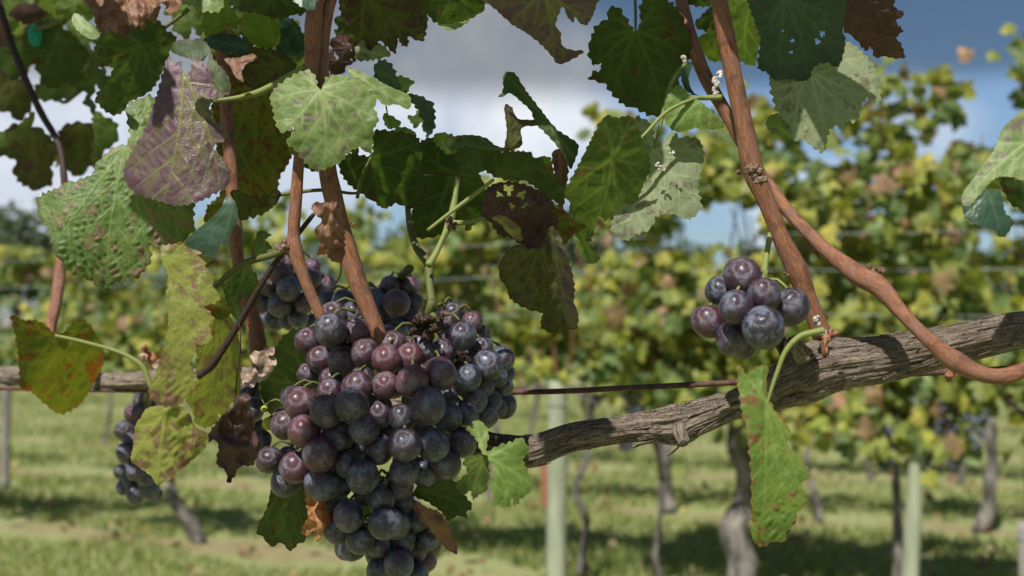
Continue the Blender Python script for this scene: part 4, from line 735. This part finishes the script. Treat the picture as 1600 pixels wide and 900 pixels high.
CC = cr([(p.x, p.y, p.z, r) for p, r in P3], 22); parts = []; rb = random.Random(4)
for i in range(420):
    a = rb.randrange(0, int(len(CC) * .66)); ln = rb.randrange(5, 26); th = rb.uniform(0, 6.28); dth = rb.uniform(-.25, .25); lift = rb.uniform(.0, .10) * (2 if rb.random() < .12 else 1); pts = []
    for j in range(0, ln, 3):
        c = CC[min(a + j, len(CC) - 2)]; c2 = CC[min(a + j + 1, len(CC) - 1)]; T = c2[:3] - c[:3]; T /= np.linalg.norm(T) + 1e-9
        u_ = np.cross(T, (0.13, .9, .4)); u_ /= np.linalg.norm(u_); v_ = np.cross(T, u_); q = th + dth * j / ln; e = j / ln
        rr = c[3] * (1.0 + lift * 4 * max(0, e - .6) + lift * .4); pts.append((Vector(c[:3] + (u_ * math.cos(q) + v_ * math.sin(q)) * rr), rb.uniform(.00015, .0006) * (1 - .6 * e)))
    if len(pts) > 2: parts.append(tube(pts, 5, 2, flat=.6))
v, f, lc = join(parts); o = meshobj('loose_bark', v, f, M['bark'], P3[0][0][:], VINE, {'lc': ('FLOAT_VECTOR', lc)}); o['kind'] = 'stuff'; o['label'] = 'shreds of peeling bark along the cordon'

rf = random.Random(12)
for i in range(26):
    k = rf.randrange(4, 330); c = CC[k]; c2 = CC[k + 4]; T = Vector(c2[:3] - c[:3]).normalized(); side = Vector((0, 0, 1 if rf.random() < .4 else -1)) * rf.uniform(.2, 1) + Vector((0, -1, 0)) * rf.uniform(.3, 1); side.normalize()
    b0 = Vector(c[:3]) + side * c[3] * .97; L_ = rf.uniform(.008, .022); wd = rf.uniform(.0008, .0022); T = (T + Vector((rf.gauss(0, .12), rf.gauss(0, .05), rf.gauss(0, .14)))).normalized(); Bn = T.cross(side).normalized(); V = []; Fc = []
    for j in range(6):
        q = b0 + T * L_ * (j / 5 - .3) + side * (.0022 * (j / 5) ** 2 * rf.uniform(.4, 1.6)); ww = wd * (1 - .12 * j) * rf.uniform(.7, 1.2)
        for off, th in ((-1, 0), (1, 0), (1, 1), (-1, 1)): V.append(q + Bn * ww * off + side * th * .0005)
    for j in range(5):
        for m_ in range(4): Fc.append((j * 4 + m_, j * 4 + (m_ + 1) % 4, j * 4 + 4 + (m_ + 1) % 4, j * 4 + 4 + m_))
    Fc += [(0, 1, 2, 3), (23, 22, 21, 20)]
    meshobj('bark_strip', [v_[:] for v_ in V], Fc, M['bark'], b0[:], VINE, {'lc': ('FLOAT_VECTOR', [((v_ - b0).x * 1000, (v_ - b0).y * 1000 + i * 7, (v_ - b0).z * 1000) for v_ in V])}, False)
for (x, y, r0, dx, dy, d) in [(1060, 668, 12, 8, 26, .61), (1255, 560, 13, -16, -30, .575)]:
    a_ = [(P(x, y, d), r0 * d / F), (P(x + dx * .6, y + dy * .6, d - .003), r0 * .85 * d / F), (P(x + dx, y + dy, d - .005), r0 * .75 * d / F)]
    v, f, lc = tube(a_, 24, 8, rough=.35, fine=.25, seed=x); meshobj('spur', v, f, M['bark'], a_[0][0][:], VINE, {'lc': ('FLOAT_VECTOR', lc)})

def lump(name, x, y, d, r, m, n=6, spread=.7, seed=0, parent=None):
    rr = random.Random(seed + int(x)); V = []; Fc = []; o = 0; s = d / F
    for i in range(n):
        c = P(x + rr.gauss(0, r * spread), y + rr.gauss(0, r * spread), d + rr.gauss(0, r * .5) * s); q = r * rr.uniform(.35, .75) * s
        ax = np.array([rr.uniform(.5, 1.5) for _ in '123']); vv = np.array([np.array(p) * ax * (1 + .7 * noise.noise(Vector(p) * 1.7 + Vector((i, seed, x))) + .35 * noise.noise(Vector(p) * 4.5 + Vector((i, seed, x)))) for p in I3[0]]) * q + np.array(c); V.append(vv); Fc += [tuple(a + o for a in t) for t in I3[1]]; o += len(vv)
    return meshobj(name, np.concatenate(V), Fc, m, P(x, y, d)[:], parent or VINE)
lump('bud', 1178, 268, .565, 10, M['bud'], 9); lump('bud', 1183, 282, .565, 8, M['bud'], 6, seed=2); lump('bud', 1366, 418, .575, 10, M['bud'], 5); lump('bud', 1376, 436, .565, 8, M['dull_stem'], 3)
lump('bud', 1481, 580, .555, 9, M['cane'], 5); lump('bud', 702, 352, .62, 7, M['bud'], 6); lump('bud', 1232, 430, .58, 5, M['bud'], 4); lump('bud', 494, 205, .60, 4, M['cane'], 4); lump('bud', 549, 352, .60, 4, M['cane'], 3); lump('bud', 440, 384, .60, 8, M['bud'], 6)
lump('bud', 1300, 528, .56, 12, M['cane'], 6, seed=3); lump('bud', 404, 566, .65, 9, M['rbark_raw'], 6, .8)
lump('bud', 228, 555, .84, 8, M['stake'], 5, .8, seed=7)
for i, (x, y, r, n) in enumerate([(1120, 130, 5, 10), (1124, 116, 4, 8), (1118, 144, 4, 8), (1070, 94, 3.5, 6), (1280, 503, 5, 10), (1288, 520, 3.5, 6), (1252, 540, 3.5, 6)]):
    lump('woolly_bud', x, y, .575, r, M['wool'], n, seed=30 + i)
for x, y, r in [(1029, 259, 4), (1035, 263, 3.5), (1052, 240, 3.5), (992, 228, 3)]: lump('petal_fleck', x, y, .59, r, M['wool'], 3, seed=50)

# torn bark flaps by the left cane
for k, ol in enumerate([[(392,552),(412,548),(420,560),(408,572),(395,566)], [(398,570),(425,556),(432,566),(418,590),(402,596)], [(412,545),(424,540),(430,550),(420,556)], [(380,590),(400,575),(410,582),(396,604),(382,602)]]):
    leaf(ol, ol[0], [ol[2]], 'rbark_raw', .625, serr=2, crumple=.8, pucker=0, name='bark_flap', seed=70 + k)
for k, ol in enumerate([[(222,548),(240,552),(246,566),(230,568)], [(214,556),(226,552),(232,566),(218,570)], [(240,566),(262,560),(258,576),(244,580)]]):
    leaf(ol, ol[0], [ol[2]], ['stake', 'rbark_raw', 'rbark_raw'][k], .84, serr=2, crumple=.8, pucker=0, name='bark_flap', seed=80 + k)

# unseen leaves added sunward of chosen spots to cast shade on them
def shade_leaf(target, t, size, seed, kind):
    r = random.Random(seed); p = Vector(target) + S * t
    LVv, fc = LV[seed % 5]; me = bpy.data.meshes.new('leaf'); n = Vector((r.gauss(0, .35), r.gauss(-.45, .3), 1)).normalized(); q = n.to_track_quat('Z', 'Y').to_matrix() @ Matrix.Rotation(r.random() * 6, 3, 'Z')
    Rm = np.array(q); V = (LVv * size) @ Rm.T + np.array(p)
    lcv = LVv * 1.5 + np.array((0, 0, seed)); meshobj('leaf', V, fc, LM[kind], p[:], VINE, {'lc': ('FLOAT_VECTOR', lcv), 'vein': ('FLOAT', [0.] * len(V)), 'edge': ('FLOAT', [0.] + [1.] * (len(V) - 1))})  # added out of frame only to shade its target
SHADE_SPOTS = [(90, 60, .98, .24, .12), (40, 160, 1.0, .3, .12), (130, 220, 1.0, .35, .10), (230, 90, .72, .15, .05), (400, 60, .68, .12, .09), (400, 200, .70, .22, .085), (430, 280, .70, .27, .06), (560, 30, .62, .12, .07), (620, 40, .62, .14, .07),
      (780, 250, .59, .20, .06), (820, 300, .60, .24, .06), (1000, 100, .60, .15, .075), (1240, 50, .58, .12, .07), (840, 440, .59, .30, .05), (500, 60, .61, .14, .06), (350, 30, .66, .12, .08), (260, 130, .60, .17, .035),
      (860, 30, .59, .12, .06), (1130, 30, .61, .12, .05), (430, 480, .80, .42, .055), (470, 450, .80, .33, .06), (600, 480, .72, .34, .05), (368, 690, .585, .42, .034), (630, 870, .60, .60, .050), (680, 700, .58, .50, .034), (560, 770, .59, .52, .045), (700, 660, .59, .47, .04), (160, 40, .6, .12, .05)]
for i, (x, y, d, t, sz) in enumerate(SHADE_SPOTS): shade_leaf(P(x, y, d), t, sz, 300 + i, 'dark')

# rusty fruiting wire and tie
P3 = [(P(x, y, d), .0015) for x, y, d in [(-200, 603, 1.1), (300, 612, .86), (780, 613, .70), (980, 606, .665), (1160, 597, .64), (1500, 580, .60), (1800, 566, .57)]]
v, f, lc = tube(P3, 10, 8); tag(meshobj('rusty_wire', v, f, M['rust'], P3[0][0][:], None, {'lc': ('FLOAT_VECTOR', lc)}), 'rusty brown trellis wire running behind the cluster to the shaggy cordon', 'wire')
rt = empty('plant_tie', P(55, 56, 1.0)); tag(rt, 'small turquoise plastic tie among the blurred upper left leaves', 'plant tie')
q = [(P(55 + 7 * math.cos(a), 56 + 14 * math.sin(a), 1.0 + .006 * math.sin(a)), .0022) for a in np.linspace(0, 6.28, 12)]; v, f, lc = tube(q, 8, 3, flat=.5); meshobj('loop', v, f, M['tie'], q[0][0][:], rt, {'lc': ('FLOAT_VECTOR', lc)})
q = [(P(52, 44, 1.0), .004), (P(54, 56, .998), .005), (P(57, 72, 1.0), .003)]; v, f, lc = tube(q, 8, 3); meshobj('tab', v, f, M['tie'], q[0][0][:], rt, {'lc': ('FLOAT_VECTOR', lc)})

# ------------------------------------------------------------------ grape clusters
I4 = ico(5 if False else 4)
def grape_mesh(seed, m):
    V = []
    for p in I4[0]:
        q = Vector(p); s = 1 + .075 * noise.noise(q * .9 + Vector((seed, 0, 0))) + .006 * noise.noise(q * 4 + Vector((seed, 3, 0))); z = p[2]
        if z > .93: s -= .06 * (z - .93) / .07          # stalk dimple
        if z < -.985: s += .012
        V.append((p[0] * s, p[1] * s, p[2] * s * 1.03))
    me = bpy.data.meshes.new('grape'); me.from_pydata(V, [], I4[1]); me.polygons.foreach_set('use_smooth', [True] * len(I4[1])); me.materials.append(m); return me
GMESH = {k: [grape_mesh(i * 5 + j, m) for i in range(3)] for j, (k, m) in enumerate(GM.items())}
RAI = []
for s in range(2):
    V = []
    for p in I4[0]:
        q = Vector(p); V.append(tuple(np.array(p) * (1 + .5 * noise.noise(q * 1.6 + Vector((s * 9, 0, 0))) - .35 * abs(noise.noise(q * 3.2)))))
    me = bpy.data.meshes.new('raisin'); me.from_pydata(V, [], I4[1]); me.polygons.foreach_set('use_smooth', [True] * len(I4[1])); me.materials.append(M['raisin']); RAI.append(me)
me = bpy.data.meshes.new('unripe_grape'); me.from_pydata(I4[0].tolist(), [], I4[1]); me.polygons.foreach_set('use_smooth', [True] * len(I4[1])); me.materials.append(M['unripe']); UNR = me
def cluster(label, group, gs, d0, dome, center, top, stemd, seed, fill=0, kindf=None, hull=None, pedicel=True, name='grape_cluster'):
    r = random.Random(seed); rt = empty(name, P(*top)); tag(rt, label, 'grape cluster', group)
    cx, cy, ax, ay = center; items = []
    for g in gs:
        x, y, rad = g[:3]; rad *= 1.13; kd = g[3] if len(g) > 3 else None
        d = d0 + dome * (((x - cx) / ax) ** 2 + ((y - cy) / ay) ** 2) - (rad - 20) * .0011 * (d0 / .6) + (g[4] if len(g) > 4 else 0); items.append([x, y, rad, d, kd])
    vis = len(items)
    for _ in range(fill):
        for _t in range(40):
            x = r.gauss(cx, ax * .75); y = r.uniform(hull[0], hull[1])
            if any(math.hypot(x - a[0], y - a[1]) < a[2] * .75 for a in items[:vis]) : break
        else: continue
        items.append([x, y, r.uniform(17, 21) * (.6 / d0), d0 + dome + .018 + r.random() * .02, None])
    for it in range(60):
        mv = 0
        for i in range(len(items)):
            for j in range(i + 1, len(items)):
                a, b = items[i], items[j]; s = a[3] / F; dx = (a[0] - b[0]) * s; dy = (a[1] - b[1]) * s; need = (a[2] + b[2]) * s * .95; l2 = dx * dx + dy * dy
                if l2 < need * need:
                    dz = math.sqrt(need * need - l2); cur = abs(a[3] - b[3])
                    if cur < dz - 1e-5:
                        q = (dz - cur); back, front = (a, b) if a[3] > b[3] else (b, a); back[3] += q * .62; front[3] -= q * .12; mv = 1
        if not mv: break
    for x, y, rad, d, kd in items:
        if kd is None: kd = kindf(x, y, r) if kindf else 'blue'
        me = RAI[r.randrange(2)] if kd == 'raisin' else UNR if kd == 'unripe' else GMESH[kd][r.randrange(3)]
        o = bpy.data.objects.new('grape', me); link(o, P(x, y, d), rt); s = rad * d / F; o.scale = (s * r.uniform(.95, 1.04), s * r.uniform(.97, 1.03), s * r.uniform(.97, 1.07)); o.rotation_euler = (r.uniform(-.7, .7), r.uniform(-.7, .7), r.random() * 6.28)
        if kd == 'unripe': o['label'] = 'tiny unripe yellow-green grape'
        if kd == 'raisin': o['label'] = 'shrivelled brown grape'
    # rachis with a pedicel to each berry
    dd = sum(a[3] for a in items) / len(items); ys = [a[1] for a in items]; ax_pts = [(P(*top), .0022 * d0 / .6)] + [(P(cx + (top[0] - cx) * (1 - t) ** 2, top[1] + (max(ys) - top[1] - 20) * t, dd + .004), .0022 * (1 - .6 * t) * d0 / .6) for t in (.2, .45, .7, .95)]
    parts = [tube(ax_pts, 8, 5, rough=.2)]; C = cr([(p.x, p.y, p.z) for p, _ in ax_pts], 6)
    for a in items:
        p = P(a[0], a[1] - a[2] * .8, a[3] + a[2] * .5 * a[3] / F); k = np.argmin(np.abs(C[:, 2] - (p.z + .006))); q = Vector(C[k]); dv = q - p; q = p + dv * min(1, .011 / max(dv.length, 1e-6)) + Vector((0, .004, 0)); parts.append(tube([(q, .0009), (q.lerp(p, .5) + Vector((0, 0, .003)), .0007), (p, .0008)], 5, 2))
    v, f, lc = join(parts); meshobj('stem', v, f, M[stemd], P(*top)[:], rt, {'lc': ('FLOAT_VECTOR', lc)})
    return rt
def kmain(x, y, r):
    redness = (690 - y) / 110 + (600 - x) / 260 + r.gauss(0, .35)
    return 'red' if redness > 1.45 else 'mid' if redness > .45 else 'blue'
MAIN = [(521,493,19),(517,515,23,'mid',-.004),(481,532,19,'mid'),(558,517,18,'mid'),(501,561,20,'mid'),(535,563,20,'red'),(570,551,20,'red'),(613,540,20,None,.006),(604,561,21,'red'),(538,537,12,'raisin',-.004),
        (518,594,18,None,.006),(515,610,17,'mid'),(566,592,18,None,.005),(558,605,22,'mid'),(603,602,20,'red'),(640,558,20,'red'),(658,540,18,None,.005),(667,551,16,'mid',-.002),(693,550,18,'mid'),(687,584,24,'mid',-.004),(644,595,23,'red'),
        (723,525,20,'blue',-.004),(707,490,17,'mid',.01),(738,503,15,'red',.01),(752,523,14,'mid',.01),(752,545,17,'blue'),(762,570,21,'blue',-.003),(785,560,17,'blue',.004),(733,590,19,'blue'),(787,585,16,'blue',.006),(775,588,16,'blue',.005),(752,603,18,'blue',.004),
        (715,558,12,'raisin'),(697,502,15,'mid',.012),(785,602,15,'blue',.008),(470,630,23,'red',-.004),(457,621,17,'mid',.006),(445,663,20,'red'),(475,674,24,'red',-.005),(510,643,23,'mid',-.003),(550,632,24,'mid',-.004),
        (527,683,22,'blue'),(569,671,21,'blue',-.002),(593,647,20,'mid'),(500,710,24,'mid',-.004),(461,730,22,'mid',-.003),(420,718,19,'mid'),(541,725,18,'blue'),(407,687,15,'blue',.012),(420,662,9,'unripe',.0),(413,639,5,'unripe',.004),
        (668,635,25,'blue',-.003),(632,695,24,'mid',-.005),(676,695,23,'blue',-.003),(628,652,19,'mid',.002),(700,652,20,'blue',.004),(742,624,18,'blue'),(729,648,17,'blue'),(722,692,20,'blue'),(697,725,21,'blue'),(592,702,21,'blue'),(632,737,21,'blue',.003),(663,737,20,'blue',.004),
        (765,625,17,'blue',.006),(762,648,15,'blue',.008),(777,638,14,'blue',.01),(447,752,22,'blue'),(502,756,24,'blue',-.003),(527,757,20,'blue',.003),(567,744,23,'blue'),(520,790,17,'blue',.006),(545,806,22,'blue',-.002),(527,825,21,'blue',.002),
        (563,842,21,'blue',-.001),(552,855,18,'blue',.006),(595,778,19,'blue'),(625,760,18,'blue'),(628,783,18,'blue',.003),(603,817,24,'blue',-.005),(617,818,22,'blue',.003),(652,810,18,'blue',.005),(593,852,17,'blue',.003),(630,842,19,'blue'),(650,858,17,'blue',.004),(623,880,22,'blue',-.002),
        (595,893,20,'blue'),(590,866,18,'blue',.005),(665,877,16,'red'),(668,840,17,'blue',.003),(675,852,13,'mid',.008),(650,898,18,'blue'),(622,918,18,'blue',.004),(573,797,8,'unripe',.01),(490,800,0.1,'blue',.02),
        (590,620,15,'mid',.012),(660,668,16,'blue',.014),(600,675,16,'blue',.014),(478,700,14,'mid',.012),(560,700,15,'blue',.014),(540,655,14,'mid',.012),(700,620,15,'blue',.012),(570,775,15,'blue',.012),(640,720,14,'blue',.014),(480,585,15,'mid',.012)]
MAIN = [g for g in MAIN if g[2] > 1]
cluster('big dense cluster of red to blue-black bloomed grapes at centre', None, MAIN, .585, .035, (605,680,190,230), (676,470,.615), 'dull_stem', 1, fill=70, kindf=kmain, hull=(520,900))
# woody hub where the cluster stalk forks
lump('woody_knot', 668, 510, .605, 16, M['dark_stem'], 8, seed=9)
lump('woody_knot', 680, 496, .60, 10, M['dark_stem'], 4, seed=10)
REARA = [(446,412,12,'mid'),(438,427,16,'red',-.004),(420,445,16,'red',-.003),(451,451,17,'blue',-.003),(436,477,16,'blue'),(406,474,15,'blue'),(418,497,15,'blue'),(430,500,15,'blue'),(466,496,15,'blue'),(450,500,14,'blue'),(476,473,15,'mid',-.002),(486,417,13,'mid'),(487,436,14,'mid'),(508,445,15,'mid'),(496,456,14,'red'),(466,440,14,'mid',.006),(458,470,14,'blue',.006),(404,492,12,'blue',.008),(488,503,12,'blue')]
cluster('smaller cluster behind the thin left cane, red grapes on top', None, REARA, .80, .02, (452,460,60,60), (455,388,.82), 'dark_stem', 2, fill=8, kindf=lambda x, y, r: 'blue', hull=(420,495))
REARB = [(513,470,14,'blue'),(536,470,16,'blue'),(552,490,18,'blue'),(588,466,15,'blue'),(610,447,15,'mid'),(639,448,16,'mid'),(619,473,20,'mid',-.004),(648,473,13,'mid'),(592,485,16,'blue'),(638,500,17,'mid'),(618,517,18,'blue',-.002),(597,503,15,'blue'),(640,530,15,'blue'),(543,500,17,'blue'),(570,500,16,'blue',.006),(560,470,15,'blue',.006),(525,490,14,'blue',.006),(610,535,15,'blue')]
cluster('dark shaded cluster behind the thick cane above the big cluster', None, REARB, .70, .02, (585,490,80,50), (640,420,.70), 'dull_stem', 3, fill=8, kindf=lambda x, y, r: 'blue', hull=(460,530))
LOW = [(223,627,13,'mid'),(210,646,14,'mid'),(194,673,14,'blue'),(222,657,12,'mid',.004),(204,689,12,'mid'),(197,708,14,'blue',-.003),(188,737,10,'blue'),(213,735,14,'blue',-.003),(204,752,11,'blue'),(193,762,10,'blue'),(211,772,13,'blue',-.003),(233,763,15,'blue'),(242,772,11,'blue'),(242,634,10,'blue'),(222,714,12,'blue',.004),(228,745,13,'blue'),(240,700,14,'blue',.006),(235,675,14,'blue',.006),(212,700,12,'blue',.008)]
cluster('small hanging bunch at lower left half covered by a yellow leaf', None, LOW, .96, .02, (218,700,40,80), (235,605,.90), 'dull_stem', 4, fill=6, kindf=lambda x, y, r: 'blue', hull=(630,770))
LONE = [(1161,432,27,'mid',-.002),(1125,454,21,'blue',.004),(1150,480,24,'blue',-.004),(1107,502,24,'mid'),(1194,461,24,'mid',-.003),(1234,480,27,'mid'),(1193,512,30,'blue',-.004),(1144,529,23,'blue'),(1162,541,17,'blue',.004),(1212,483,19,'red',.01),(1170,500,20,'blue',.018),(1175,465,20,'mid',.018)]
cluster('small round bunch of nine grapes hanging above the right cordon', None, LONE, .56, .012, (1172,485,70,60), (1195,425,.575), 'green_stem', 5)
LEFTG = [(392,640,18,'blue'),(380,660,16,'blue',.004),(398,668,15,'blue',.004),(390,618,15,'blue',.004)]
cluster('few dark grapes half hidden behind the maroon dead leaf', None, LEFTG, .66, .012, (390,650,30,30), (398,600,.68), 'dark_stem', 6)
